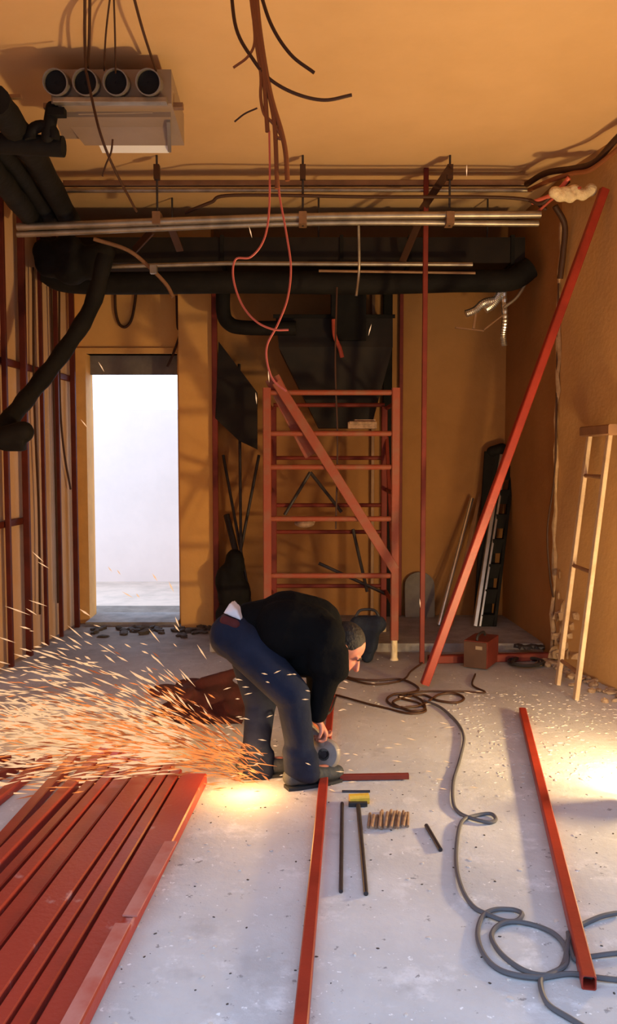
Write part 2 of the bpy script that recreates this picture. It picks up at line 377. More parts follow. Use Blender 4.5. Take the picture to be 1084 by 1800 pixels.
# ------------------------------------------------------------------ lamps with their fixtures
def aim(o, d): o.rotation_euler = d.to_track_quat('-Z', 'Y').to_euler()
for (pos, d, watts, wid), lab in zip(HEADS, ('halogen work floodlight on a tripod by the wall, aimed up', 'added low work floodlight out of view, brightening the floor patch')):
    hx, hy = pos.x - d.x * .16, pos.y - d.y * .16
    fl_t = thing('work_floodlight', (hx, hy, 0), lab, 'lamp', 'work floodlights')
    mb = MB(); mb.tube([(hx, hy, .01), (hx, hy, pos.z - .04)], .014, 10)
    for a in range(3): mb.tube([(hx, hy, .07), (hx + math.cos(a * 2.09 + .4) * .12, hy + math.sin(a * 2.09 + .4) * .12, .012)], .010, 8)
    build('lamp_stand', mb, M['iron'], fl_t, True)
    Q = d.to_track_quat('-Z', 'Y').to_matrix(); c = pos - d * 0.06
    mb = MB(); mb.box(c, (wid + .04, wid * .7 + .04, 0.08), Q); hs_ = build('lamp_housing', mb, M['tooldark'], fl_t)
    mb = MB(); mb.box(c + d * 0.042, (wid, wid * .7, 0.004), Q); build('lamp_glass', mb, M['lens'], hs_)
    ld = bpy.data.lights.new('floodlight', 'AREA'); ld.shape = 'RECTANGLE'; ld.size = wid; ld.size_y = wid * .7
    ld.energy = watts; ld.color = FLOOD_COL
    lo_ = bpy.data.objects.new('floodlight', ld); COL.objects.link(lo_); lo_.location = pos; aim(lo_, d)
for k, (pt, f) in enumerate(((fl(428, 1348, 0.13), .95), (V((-.85, 4.45, .28)), .8), (V((-1.35, 4.75, .40)), .8))):     # the fire itself lights the room
    pl = bpy.data.lights.new('spark_glow', 'POINT'); pl.energy = SPARK_W * f; pl.color = SPARK_COL; pl.shadow_soft_size = 0.08 + .05 * k
    po = bpy.data.objects.new('spark_glow', pl); COL.objects.link(po); po.location = pt

# ------------------------------------------------------------------ red tubes on the floor
def red_tube(p0, p1, w, h, label, group=None, m='red', cat='steel tube', t=0.004):
    mb = MB(); mb.hollow(p0, p1, w, h, t); return build('steel_tube', mb, M[m], label=label, cat=cat, group=group)
bw = 0.074; bh = 0.055
far = [(349, 1382), (330, 1352), (313, 1340), (292, 1336), (258, 1332), (232, 1328), (205, 1330), (180, 1318)]
g = 'red tubes of the bundle'
names = ['red steel tube of the bundle, the outer one nearest the worker', 'red tube of the bundle, second from the worker side', 'red tube of the bundle, third from the worker side',
         'red tube of the bundle, fourth from the worker side', 'red tube of the bundle, fifth from the worker side', 'red tube of the bundle, third from its rusty outer edge', 'red tube of the bundle, second from its outer edge', 'paler rusted tube on the outer edge of the bundle']
A0, A1 = fl(362, 1385), fl(165, 1800)                        # worker-side edge line
B0, B1 = fl(185, 1320), fl(0, 1512)
wf = [.21, .095, .085, .17, .13, .105, .11, .095]; gp = [.003, .004, .004, .002, .002, .010, .022, .0]; hh = [0, 0, 0, .001, -.006, .002, -.004, .003]
acc = 0; full = A0.x - B0.x
for i in range(8):
    w = full * wf[i] - gp[i]; a = (acc + (w / 2) / full); acc += wf[i]
    e0 = A0.lerp(B0, a); dirn = ((A1 - A0).normalized() * (1 - a) + (B1 - B0).normalized() * a).normalized()
    e0 = e0 - dirn * random.uniform(-.05, .08); e1 = e0 + dirn * 3.0
    h_ = bh + hh[i]; z = h_ / 2 + .0005
    red_tube(V((e0.x, e0.y, z)), V((e1.x, e1.y, z)), w, h_, names[i], g, 'red_rust' if i in (0, 2, 3, 5, 7) else 'red')
# worn flat bar lying along the outer tube
for a, b in (((318, 1452), (262, 1562)), ((222, 1612), (150, 1760))):
    pass
mbp = [(fl(300, 1478, bh + .012), fl(228, 1608, bh + .012), 'short worn flat bar lying on the bundle near its middle'), (fl(215, 1622, bh + .012), fl(105, 1830, bh + .012), 'long worn flat bar lying on the near end of the bundle')]
for p, q, lab in mbp:
    mb = MB(); mb.bar(p - V((0, 0, .004)), q - V((0, 0, .004)), 0.05, 0.006); build('flat_bar', mb, M['worn'], label=lab, cat='flat bar', group='worn flat bars on the bundle')
# four loose tubes beside the bundle
loose = [((133, 1330), (0, 1482), 'loose red tube lying closest beside the bundle', 'red'), ((84, 1334), (-60, 1450), 'second loose red tube from the bundle', 'red'),
         ((55, 1337), (-60, 1388), 'third loose red tube from the bundle, end askew', 'red_dark'), ((16, 1333), (-70, 1358), 'fourth loose red tube from the bundle, mostly out of view', 'red_dark')]
for p, q, lab, m in loose:
    a, b = fl(*p, 0.022), fl(*q, 0.022); b = a + (b - a).normalized() * 2.6 if m == 'red' else a + (b - a).normalized() * 1.2
    a, b = a + V((0, 0, 0.0005)), b + V((0, 0, .0005))
    red_tube(a, b, 0.05, 0.044, lab, 'loose red tubes beside the bundle', m)
# tube running away from the camera under the worker, the cross piece, the tube by the bright floor
p, q = fl(584, 1206, .03), fl(528, 1806, .03); q = q + (q - p).normalized() * 0.5
red_tube(p + V((0, 0, -.009)), q + V((0, 0, -.009)), 0.042, 0.042, 'long red steel tube running under the worker towards the camera')
p, q = fl(597, 1366, .02), fl(718, 1364, .02)
red_tube(p, q, 0.026, 0.026, 'short red tube lying crosswise by the grinder, being cut', m='red_dark')
p, q = fl(918, 1250, .023), fl(1035, 1728, .023)
red_tube(p, q, 0.043, 0.045, 'red square tube with open dark end beside the grey cable')
# the long prop leaning on the right wall
p = fl(746, 1203, .03); q = onplane(1062, 335, (rw(6) - .06, 6, 0), V((1, 0, 0)))
q = V((rw(q.y) - .05, q.y, q.z)); q = at(1062, 333, 5.9); q.x = min(q.x, rw(5.9) - .04)
red_tube(p, q, 0.056, 0.056, 'long red square tube leaning from the floor to the wall top')
# upright red pole
p = fl(741, 1166, 0)
mb = MB(); mb.hollow(V((p.x, p.y, .001)), V((p.x, p.y, CEIL)), 0.036, 0.036); build('steel_post', mb, M['red_dark'], label='thin dark red upright post between floor and ceiling', cat='post')
# tube lying along the low step
p, q = fl(752, 1158, .03), fl(962, 1153, .03)
red_tube(p + V((0, -.02, .001)), q + V((0, -.02, .001)), 0.06, 0.06, 'dark red tube lying along the low grey step', m='red_dark')

# ------------------------------------------------------------------ stud frame on the left wall
sf = thing('stud_frame', (lw(7), 7, 0), 'red steel stud frame standing against the wall by the doorway', 'stud frame')
studs = [(15, 0, .036, .04), (48, 0, .05, .045), (79, 0, .03, .035), (105, 0, .034, .035), (133, 0, .046, .04)]
for px, zt_, w, t in studs:
    q = onplane(px, 950, LP + LN * 0.06, LN); mb = MB()
    mb.hollow(V((q.x, q.y, 0.0)), V((q.x, q.y, CEIL)), w, t, up=V((0, 1, 0))); build('stud', mb, M['stud'], sf)
q = onplane(-35, 950, LP + LN * .06, LN)
mb = MB(); mb.hollow(V((q.x, q.y, 0)), V((q.x, q.y, CEIL)), .06, .05, up=V((0, 1, 0))); build('stud', mb, M['stud'], sf)
for z, y0, y1 in ((2.30, 5.6, 8.0), (1.08, 5.6, 6.85)):
    mb = MB(); mb.hollow(V((lw(y0) + .02, y0, z)), V((lw(y1) + .02, y1, z)), .035, .05); build('rail', mb, M['stud'], sf)
wall_wires = [([(58, 470), (60, 700), (68, 900), (70, 1080)], 'thin cable down the stud frame beside the second stud'),
              ([(88, 440), (93, 640), (98, 860), (102, 1060)], 'thin cable down the stud frame beside the third stud'),
              ([(104, 470), (105, 690), (112, 790), (124, 860)], 'short loose cable curving beside the studs near the doorway')]
for pts, lab in wall_wires:
    w = [onplane(x, y, LP + LN * .05, LN) for x, y in pts]; mb = MB(); mb.tube(catmull(w), 0.010, 6)
    build('wall_cable', mb, M['browncable'], smooth=True, label=lab, cat='cable', group='cables on the stud frame')

# ------------------------------------------------------------------ scaffold tower
SY0, SY1 = fl(703, 1160).y, fl(703, 1160).y + 0.75
sx0, sx1 = at(469, 760, SY0).x, at(695, 760, SY0).x
sc = thing('scaffold_tower', ((sx0 + sx1) / 2, (SY0 + SY1) / 2, 0), 'red steel scaffold tower with rungs and diagonal brace', 'scaffold')
def zpx(y, Y): return at(542, y, Y).z
ztop = zpx(682, SY0)
for Y, xs in ((SY0, (sx0, sx1)), (SY1, (sx0 + .02, sx1 - .02))):
    for x in xs:
        near = Y == SY0
        mb = MB(); mb.hollow(V((x, Y, 0.16)), V((x, Y, ztop if near else ztop - .1)), .062 if near else .05, .062 if near else .05, up=V((0, 1, 0)))
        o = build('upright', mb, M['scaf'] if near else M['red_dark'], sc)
        mb = MB(); mb.tube([(x, Y, .0), (x, Y, .02), (x, Y, .18)], [.035, .026, .026], 12); build('foot', mb, M['foam'], sc, True, label='pale foot of the scaffold')
for y in (690, 762, 821, 912, 1012):
    z = zpx(y, SY0); mb = MB(); mb.tube([(sx0, SY0, z), (sx1, SY0, z)], .021, 10); build('rung', mb, M['scaf'], sc, True)
for y in (712, 805, 888, 935, 1030):
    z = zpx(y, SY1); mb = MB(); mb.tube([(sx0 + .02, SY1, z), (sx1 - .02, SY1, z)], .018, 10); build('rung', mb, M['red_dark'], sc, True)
mb = MB(); mb.bar(at(486, 672, SY0 - .03), at(694, 1002, SY0 - .03), .075, .03, up=V((0, 1, 0))); build('diagonal_brace', mb, M['scaf'], sc)
for x in (sx0, sx1):
    mb = MB(); mb.bar(V((x, SY0, .5)), V((x, SY1, 1.75)), .03, .03); build('side_brace', mb, M['red_dark'], sc)
    for z in (0.42, 1.3, 2.0):
        mb = MB(); mb.tube([(x, SY0, z), (x, SY1, z)], .018, 8); build('side_rail', mb, M['red_dark'], sc, True)
for a, b in (((500, 905), (545, 830)), ((545, 830), (600, 900)), ((620, 930), (645, 1040)), ((560, 990), (680, 1045))):
    mb = MB(); mb.tube([at(*a, SY1 - .05), at(*b, SY1 - .05)], .014, 8); build('rear_brace', mb, M['iron'], sc, True)
# things lying on its rungs
z = zpx(762, SY0)
mb = MB(); c = at(636, 748, SY0 + .06); mb.box(c, (.22, .12, .05)); mb.box(c + V((.02, 0, .035)), (.16, .09, .02)); mb.tube([c + V((-.10, -.06, .02)), c + V((.1, -.06, .02))], .012, 8)
build('tool_tray', mb, M['rodbrown'], label='brown tray lying on the second rung of the scaffold', cat='tray')
mb = MB(); c = at(535, 920, SY0 + .06); mb.sph(c, (.08, .07, .035)); mb.cap(c + V((-.05, 0, .01)), c + V((.07, 0, .02)), .022, .016)
build('work_glove', mb, M['rodbrown'], smooth=True, label='crumpled pale rag lying on the fourth scaffold rung', cat='rag')
mb = MB(); c = at(512, 672, SY0 - .05)
# board on top corner
mb.bar(at(478, 664, SY0 + .05), at(548, 800, SY0 + .12), .12, .025, up=V((0, 1, 0))); build('plank_offcut', mb, M['scaf'], label='short brown board leaning in the top corner of the scaffold', cat='board')

# ------------------------------------------------------------------ ducts
DY = 7.1
x0, x1 = at(72, 470, DY).x, at(922, 470, DY).x
ztp, zmid = at(500, 417, DY).z, at(500, 462, DY).z
d_t = thing('air_duct', ((x0 + x1) / 2, DY + .45, zmid), 'black rectangular air duct across the room under the ceiling', 'duct')
mb = MB(); mb.box(((x0 + x1) / 2, DY + .45, (ztp + zmid) / 2), (x1 - x0, .9, ztp - zmid)); build('duct_body', mb, M['blackduct'], d_t)
for px in (120, 390, 600, 720, 900):
    x = at(px, 450, DY).x; mb = MB(); mb.box((x, DY + .45, (ztp + zmid) / 2), (.03, .94, ztp - zmid + .03)); build('flange', mb, M['black'], d_t)
for px in (300, 560, 860):
    x = at(px, 450, DY).x; mb = MB(); mb.tube([(x, DY + .1, ztp - .01), (x, DY + .1, CEIL)], .008, 6); build('hanger', mb, M['iron'], d_t, True)
yl = DY - .02
pm = [(82, 478), (114, 494), (200, 498), (420, 496), (640, 498), (800, 494), (895, 492), (932, 470)]
mb = MB(); mb.tube(catmull([at(*p, yl) for p in pm], 6), [.092] * 43, 16)
build('insulated_pipe', mb, M['black'], smooth=True, label='thick black insulated pipe under the air duct', cat='pipe')
mb = MB(); mb.tube([at(150, 470, DY - .12), at(400, 463, DY - .12), at(830, 465, DY - .12)], .018, 10)
build('conduit_pipe', mb, M['galv'], smooth=True, label='thin grey metal pipe along the face of the black duct', cat='pipe')
mb = MB(); mb.tube([at(560, 476, DY - .12), at(835, 480, DY - .12)], .011, 8)
build('conduit_pipe', mb, M['conduit'], smooth=True, label='thin brown pipe just below the grey pipe on the duct', cat='pipe')
# insulation bulge at the left end, and the hose slanting down from it
mb = MB()
for p, r in (((88, 462), .125), ((125, 470), .145), ((165, 462), .145), ((120, 440), .13), ((185, 440), .09), ((78, 442), .10)): mb.sph(at(*p, DY - .2), r, 14, 10)
blob('insulation_wrap', mb, M['black'], None, .03, 4); o = bpy.data.objects['insulation_wrap']; o['label'] = 'lumpy black insulation wrap at the wall end of the air duct'; o['category'] = 'insulation'
mb = MB(); pts = catmull([at(185, 450, 6.5), at(160, 540, 6.45), at(110, 620, 6.3), at(55, 690, 6.1), at(12, 742, 5.85), at(-40, 790, 5.6)], 6)
mb.tube(pts, [.062 + .005 * math.sin(i * 1.7) for i in range(len(pts))], 14)
build('flexible_hose', mb, M['black'], smooth=True, label='black flexible hose slanting down in front of the stud frame', cat='hose')
mb = MB(); c = at(25, 775, 5.75); mb.box(c, (.14, .1, .14)); mb.cap(c + V((-.16, 0, 0)), c + V((.06, 0, .06)), .075)
blob('hose_coupling', mb, M['black'], None, .015, 3); o = bpy.data.objects['hose_coupling']; o['label'] = 'black coupling wrapped on the low end of the slanting hose'; o['category'] = 'coupling'
# upper-left black pipes running towards the camera
ups = [([(128, 398, 6.6), (75, 300, 5.6), (40, 246, 4.9), (-10, 175, 4.3)], .075, 'black insulated pipe under the ceiling, first beside the ducted unit'),
       ([(98, 400, 6.6), (40, 312, 5.7), (-30, 225, 4.7)], .06, 'black insulated pipe under the ceiling, second from the ducted unit'),
       ([(66, 398, 6.5), (12, 330, 5.5), (-40, 265, 4.8)], .07, 'black insulated pipe under the ceiling, closest to the stud frame')]
for p, r, lab in ups:
    mb = MB(); w = catmull([at(*q) for q in p], 6); mb.tube(w, [r + .004 * math.sin(i * 2.1) for i in range(len(w))], 12)
    build('insulated_pipe', mb, M['black'], smooth=True, label=lab, cat='pipe', group='black pipes over the stud frame')
pt = thing('valve_pipe', at(40, 254, 4.75), 'short black pipe with a valve loop crossing below the ducted unit', 'pipe')
mb = MB(); mb.tube([at(-40, 250, 4.75), at(60, 255, 4.75), at(112, 258, 4.75)], .055, 14); build('pipe_run', mb, M['black'], pt, True)
mb = MB(); c = at(74, 240, 4.7); w = [c + V((math.cos(t) * .065, 0, math.sin(t) * .055)) for t in [k * math.pi / 10 for k in range(-1, 12)]]; mb.tube(w, .032, 10); build('valve_loop', mb, M['black'], pt, True)
mb = MB(); mb.cap(at(92, 190, 4.7), at(84, 240, 4.7), .035); mb.box(at(100, 198, 4.68), (.09, .05, .04)); build('valve_handle', mb, M['black'], pt, True)
HD = 7.45
# hopper shaped drop below the duct
hp = thing('duct_hopper', at(590, 640, HD), 'black hopper shaped duct hanging below the air duct', 'duct')
mb = MB(); a, b = at(582, 492, HD), at(642, 600, HD); mb.box(((a.x + b.x) / 2, HD + .05, (a.z + b.z) / 2), (b.x - a.x, .28, a.z - b.z)); build('neck', mb, M['black'], hp)
def rect(pl, pr, y, d0, d1): return [at(pl, y, HD + d0), at(pr, y, HD + d0), at(pr, y, HD + d0) + V((0, d1, 0)), at(pl, y, HD + d0) + V((0, d1, 0))]
mb = MB(); mb.ring_loft([rect(484, 690, 556, -.02, .45), rect(490, 690, 610, -.02, .45), rect(560, 652, 752, .1, .25)]); build('hopper', mb, M['blackduct'], hp)
mb = MB(); mb.bar(at(480, 556, HD - .03), at(694, 556, HD - .03), .03, .03); build('rim', mb, M['black'], hp)
mb = MB(); mb.tube(catmull([at(393, 488, HD - .05), at(392, 545, HD - .05), at(402, 568, HD - .05), at(430, 576, HD - .05), at(520, 577, HD - .05)], 6), .062, 14)
build('elbow_pipe', mb, M['black'], smooth=True, label='black pipe bending from the duct into the hopper side', cat='pipe')
mb = MB(); mb.tube(catmull([at(586, 562, HD - .12), at(588, 590, HD - .15), at(597, 612, HD - .12), at(601, 628, HD - .1)], 5), .018, 8)
build('connector_hose', mb, M['redplastic'], smooth=True, label='short red hose on the side of the hopper neck', cat='hose')
mb = MB(); p = [at(x, y, HD + .35) for x, y in ((384, 600), (452, 690), (452, 790), (420, 775), (378, 735))]; q = [v + V((0, .04, 0)) for v in p]
mb.ring_loft([p, q]); build('sheet_panel', mb, M['blackduct'], label='black angular sheet hanging beside the pier', cat='sheet')
# back wall uprights
for px, y0, w, m, lab in ((680, 1060, .085, 'black', 'black upright pipe on the back wall beside the scaffold'), (704, 1100, .035, 'red_dark', 'dark red upright tube on the back wall beside the black pipe'), (378, 1050, .05, 'red_dark', 'dark red upright on the edge of the pier'),
                          (655, 1050, .03, 'conduit', 'thin brown upright conduit behind the scaffold')):
    Yq = BACK - .05 if px != 378 else BACK - .28
    x = at(px, 760, Yq).x; mb = MB(); mb.hollow(V((x, Yq, .07 if px != 378 else 0)), V((x, Yq, CEIL - .3)), w, w * .8, up=V((0, 1, 0))); build('wall_pipe', mb, M[m], label=lab, cat='pipe')
# leaning thin rods left of the scaffold
lr = [((392, 800), (440, 1060), 'thin dark rod leaning by the pier, crossing the others'), ((455, 800), (405, 1060), 'thin dark rod leaning the other way by the pier'), ((420, 640), (424, 1050), 'thin upright dark rod beside the pier'), ((398, 905), (432, 1040), 'short thick dark rod leaning on the pier foot')]
for a, b, lab in lr:
    mb = MB(); p, q = at(*a, BACK - .10), at(b[0], b[1], BACK - .35); q.z = max(q.z, 0.08); mb.tube([p, q], .014 if 'thick' not in lab else .03, 8); build('leaning_rod', mb, M['iron'], smooth=True, label=lab, cat='rod', group='rods by the pier')
mb = MB(); rnd = random.Random(5)
for k in range(9): mb.sph(at(408 + rnd.uniform(-14, 18), 1040 + rnd.uniform(-55, 25), BACK - .45), (.09, .09, .10 + rnd.random() * .06), 10, 8)
mb.sph((at(410, 1080, BACK - .45).x, BACK - .45, .15), (.17, .13, .14)); mb.box((at(410, 1080, BACK - .45).x, BACK - .45, .10), (.26, .2, .06))
blob('rubbish_sack', mb, M['black'], None, .02, 3); o = bpy.data.objects['rubbish_sack']; o['label'] = 'crumpled black sack at the foot of the pier'; o['category'] = 'sack'

# ------------------------------------------------------------------ conduits and trapeze pipes
PY = 6.2
def run(name, pts, r, m, lab, cat='pipe', n=10, cm=True, group=None, per=8):
    mb = MB(); mb.tube(catmull(pts, per) if cm else pts, r, n); return build(name, mb, M[m], smooth=True, label=lab, cat=cat, group=group)
mb = MB(); mb.bar(at(112, 323, 6.52), at(930, 322, 6.52), .05, .04); build('cable_trunking', mb, M['conduit'], label='long brown cable trunking under the ceiling', cat='trunking')
run('conduit_pipe', [at(112, 335, 6.5), at(500, 334, 6.5), at(935, 334, 6.5)], .016, 'galv', 'pale round conduit just under the brown trunking')
run('conduit_pipe', [at(30, 399, PY - .02), at(540, 381, PY - .02), at(950, 377, PY - .02)], .026, 'galv', 'upper of two shiny steel pipes hung across the room', group=None)
run('conduit_pipe', [at(30, 412, PY + .02), at(540, 392, PY + .02), at(946, 393, PY + .02)], .022, 'galv', 'lower of two shiny steel pipes hung across the room')
run('dark_cable', [at(325, 374, PY + .05), at(370, 356, PY), at(412, 343, PY - .03), at(640, 346, PY), at(900, 348, PY), at(960, 368, PY)], .012, 'browncable', 'dark cable sagging along below the pale conduit', 'cable')
for i, (px, lab) in enumerate(((276, 'nearest the ducted unit'), (532, 'in the middle of the span'), (790, 'nearest the leaning prop'))):
    x = at(px, 340, PY).x; h = thing('pipe_hanger', (x, PY, at(px, 398, PY).z), 'threaded rod pipe hanger with clamp, ' + lab, 'hanger', 'pipe hangers')
    mb = MB(); mb.tube([(x, PY, at(px, 398, PY).z), (x, PY, CEIL)], .008, 8); build('threaded_rod', mb, M['iron'], h, True)
    mb = MB(); mb.box((x, PY, at(px, 386, PY).z), (.055, .12, .085)); build('clamp', mb, M['conduit'], h)
    mb = MB(); mb.box((x, PY, at(px, 303, PY).z), (.04, .05, .1)); build('ceiling_bracket', mb, M['browncable'], h)
for a, b, lab in (((790, 297, PY - .05), (742, 368, 6.5), 'dark flat strap slanting from ceiling to duct near the prop'), ((748, 362, 6.5), (706, 462, DY - .1), 'dark flat strap continuing down across the duct face'), ((300, 398, PY + .1), (316, 440, 6.65), 'short dark strap slanting below the pipes near the doorway'), ((268, 405, PY + .1), (236, 440, 6.65), 'short dark strap slanting from the pipes to the insulation')):
    mb = MB(); mb.bar(at(*a), at(*b), .055, .02, up=V((0, 1, 0))); build('strap', mb, M['browncable'], label=lab, cat='strap')
run('steel_rod', [at(630, 392, PY + .04), at(631, 470, 6.5), at(626, 520, 6.5)], .010, 'galv', 'thin steel rod hanging in front of the duct near the hopper', 'rod')
run('bent_conduit', [at(165, 420, 6.5), at(225, 440, 6.5), at(265, 472, 6.5), at(292, 500, 6.5), at(304, 522, 6.5)], .015, 'conduit', 'bent thin conduit curving down over the doorway', 'pipe')
mb = MB(); mb.box(at(270, 474, 6.48), (.05, .05, .06)); build('junction_clip', mb, M['galv'], label='grey clip fixed on the bent conduit over the doorway', cat='clip')
run('loop_cable', [at(202, 500, BACK - .03), at(203, 545, BACK - .03), at(210, 570, BACK - .03), at(222, 574, BACK - .03), at(233, 555, BACK - .03), at(241, 500, BACK - .03)], .013, 'browncable', 'dark cable loop hanging on the wall above the doorway', 'cable')
run('loose_cable', [at(310, 520, BACK - .05), at(312, 575, BACK - .05), at(318, 580, BACK - .06), at(305, 620, BACK - .06), at(294, 645, BACK - .06)], .011, 'browncable', 'loose dark cable end at the corner of the doorway', 'cable')

# ------------------------------------------------------------------ junction at the right corner
for pts, r, m, lab in (([(925, 324, 6.45), (960, 304, 6.2), (1010, 296, 5.95), (1045, 285, 5.8), (1084, 243, 5.55), (1140, 190, 5.2)], .022, 'browncable', 'thick dark cable rising from the trunking to the wall top'),
                       ([(930, 334, 6.45), (965, 318, 6.1), (1005, 305, 5.95), (1040, 297, 5.8), (1100, 250, 5.5)], .016, 'orangecable', 'orange brown cable beside the thick dark one at the wall top'),
                       ([(935, 356, 6.2), (965, 345, 6.1), (985, 330, 6.0), (1000, 312, 5.95)], .016, 'pinkcable', 'red wire twisting through the foam lump'),
                       ([(945, 372, 6.2), (970, 350, 6.1), (992, 336, 6.0), (1020, 330, 5.9)], .010, 'redplastic', 'thin red wire curling below the foam lump'),
                       ([(930, 352, 6.2), (950, 358, 6.15), (968, 345, 6.1), (1000, 318, 6.0)], .014, 'browncable', 'dark wire curling into the foam lump')):
    run('junction_cable', [at(*p) for p in pts], r, m, lab, 'cable')
mb = MB(); rnd = random.Random(9)
for p in ((975, 338), (992, 338), (1008, 334), (1002, 345), (985, 346), (1024, 342), (1038, 334)): mb.sph(at(p[0], p[1], 5.95), (.045, .05, .035 + rnd.random() * .012), 10, 8)
blob('foam_lump', mb, M['foam'], None, .012, 2); o = bpy.data.objects['foam_lump']; o['label'] = 'pale yellow foam lump around the cables at the wall top'; o['category'] = 'foam'
run('wall_cable', [at(975, 362, 6.35), at(992, 395, 6.4), at(990, 440, 6.45), at(984, 490, 6.5)], .022, 'browncable', 'thick dark cable dropping down the recess from the foam', 'cable')
run('wall_cable', [V((rw(YJ) - .02, YJ - .02, z)) for z in (2.9, 2.2, 1.5)] + [at(962, 930, YJ - .05), at(966, 1010, YJ - .05), at(972, 1050, YJ - .05)], .008, 'browncable', 'thin cable running down the broken plaster edge', 'cable')
# silver flexible hoses
for k, (pts, r) in enumerate(((([(818, 552), (835, 545), (850, 532), (870, 528)]), .028), ([(852, 545), (866, 535), (876, 520), (880, 505)], .03), ([(884, 500), (887, 560), (884, 590), (886, 608)], .022))):
    w = catmull([at(x, y, 7.12) for x, y in pts], 12); mb = MB(); mb.tube(w, [r * (1 + .22 * (i % 2)) for i in range(len(w))], 10)
    build('corrugated_hose', mb, M['alu'], label=('shiny corrugated hose lying out sideways below the duct end', 'shiny corrugated hose curled up against the duct end', 'shiny corrugated hose hanging straight down below the duct end')[k], cat='hose', group='shiny corrugated hoses')
mb = MB(); mb.bar(at(800, 576, 7.12), at(850, 582, 7.12), .03, .012); mb.bar(at(832, 578, 7.12), at(836, 550, 7.12), .02, .012); mb.bar(at(850, 580, 7.12), at(886, 552, 7.12), .02, .012); build('hose_bracket', mb, M['conduit'], label='small brown bracket hanging below the corrugated hoses', cat='bracket')
run('thin_pipe', [at(885, 541, 7.08), at(910, 520, 7.08), at(932, 482, 7.08)], .013, 'galv', 'short grey pipe slanting up beside the corrugated hoses')

# ------------------------------------------------------------------ ducted unit on the ceiling
UY0, UY1 = 4.6, 5.36
u = thing('ducted_air_unit', at(190, 190, 4.95), 'pale ducted air unit with four round ports under the ceiling', 'air unit')
def quadbox(front, back):   # two rectangles (left,right,top z,bottom z,Y)
    mb = MB()
    R = lambda l, r, t, b, Y: [V((l, Y, b)), V((r, Y, b)), V((r, Y, t)), V((l, Y, t))]
    return mb.ring_loft([R(*front), R(*back)])
zf0, zf1 = at(190, 122, UY0 + .06).z, at(190, 182, UY0 + .06).z
fl_, fr_ = at(84, 160, UY0).x, at(298, 160, UY0).x
bl_, br_ = at(112, 250, UY1).x, at(298, 250, UY1).x
zb = at(200, 246, UY1).z
build('casing', quadbox((fl_, fr_, zf0, zf1, UY0 + .06), (fl_ + .02, fr_ - .02, zf0, zf1 - .005, UY1 - .1)), M['unit'], u)
mb = MB(); mb.bar(V((fl_ + .02, UY0 + .04, zf1 + .004)), V((fr_ - .02, UY0 + .04, zf1 + .004)), .05, .028); build('front_lip', mb, M['galv'], u)
for px in (101, 153, 206, 263):
    c = at(px, 147, UY0 + .02); dr = V((-0.03, -1, -0.22)).normalized()
    mb = MB(); mb.pipe(c + V((0, .08, .02)), c + dr * .045, .066, .060, 24, .11); pt_ = build('port_collar', mb, M['unit_grey'], u, True)
    mb = MB(); e = c + dr * .012; mb.pipe(e - dr * .01, e, .0585, .01, 24, .005); build('port_mouth', mb, M['hole'], pt_, True)
mb = MB(); zz = at(230, 190, UY0 + .1).z; mb.bar(at(78, 188, UY0 + .15), at(322, 187, UY0 + .15), .04, .03); build('mounting_rail', mb, M['conduit'], u)
mb = MB(); mb.bar(at(140, 201, UY0 + .2), at(270, 198, UY0 + .2), .07, .03); build('drain_tray', mb, M['unit'], u)
mb = MB(); mb.ring_loft([[at(96, 206, 4.77), at(300, 206, 4.77), at(300, 206, 4.77) + V((0, 0, .1)), at(96, 206, 4.77) + V((0, 0, .1))], [at(110, 244, 5.25), at(300, 244, 5.25), at(300, 244, 5.25) + V((0, 0, .16)), at(110, 244, 5.25) + V((0, 0, .16))]]); build('underside_panel', mb, M['unit'], u)
mb = MB(); a = [at(170, 247, 5.25), at(297, 245, 5.25), at(297, 269, 5.36), at(180, 269, 5.36)]; mb.ring_loft([a, [p + V((0, .0, .03)) for p in a]]); build('return_grille', mb, M['unit_white'], u, label='bright white return grille')
mb = MB(); a = [at(299, 215, 4.82), at(301, 268, 5.36), at(301, 240, 5.36), at(299, 195, 4.82)]; mb.ring_loft([a, [p - V((.02, 0, 0)) for p in a]]); build('side_panel', mb, M['unit_grey'], u)
hang = [([(149, -40, 4.0), (149, 60, 4.25), (151, 128, 4.58)], 'dark suspension wire at the second port of the air unit'), ([(158, -40, 4.0), (157, 60, 4.25), (154, 124, 4.65)], 'thin suspension wire close beside the dark one'),
        ([(196, -40, 4.0), (186, 60, 4.25), (183, 124, 4.62)], 'thin suspension wire above the gap of the middle ports'), ([(199, -40, 4.0), (202, 60, 4.25), (203, 128, 4.58)], 'thin suspension wire above the third port'), ([(226, -40, 3.9), (250, 50, 4.15), (274, 124, 4.65)], 'dark suspension wire slanting to the end port')]
for i, (p, lab) in enumerate(hang):
    p = [at(*q) for q in p]; p[0].z = min(p[0].z, CEIL)
    run('suspension_wire', p, .007 if 'dark' in lab else .0045, 'browncable', lab, 'wire', 6, group='wires of the air unit')
run('suspension_wire', [at(152, 128, 4.5), at(165, 190, 4.5), at(178, 240, 4.5), at(200, 295, 4.6), at(240, 372, 4.9)], .007, 'browncable', 'long dark wire hanging past the air unit towards the pipes', 'wire', 6)
run('suspension_wire', [at(198, 245, 4.3), at(195, 268, 4.3), at(186, 290, 4.3), at(180, 310, 4.3)], .005, 'browncable', 'short wire tail twisted below the white grille', 'wire', 6)
for z, (a, b) in ((0, ((-20, 188), (20, 192))), (0, ((-20, 172), (38, 170)))):
    mb = MB(); mb.bar(at(*a, 4.5), at(*b, 4.5), .03, .02); build('ceiling_batten', mb, M['conduit'], label='short brown batten at the picture edge, ' + ('lower of two' if a[1] == 188 else 'upper of two'), cat='batten')

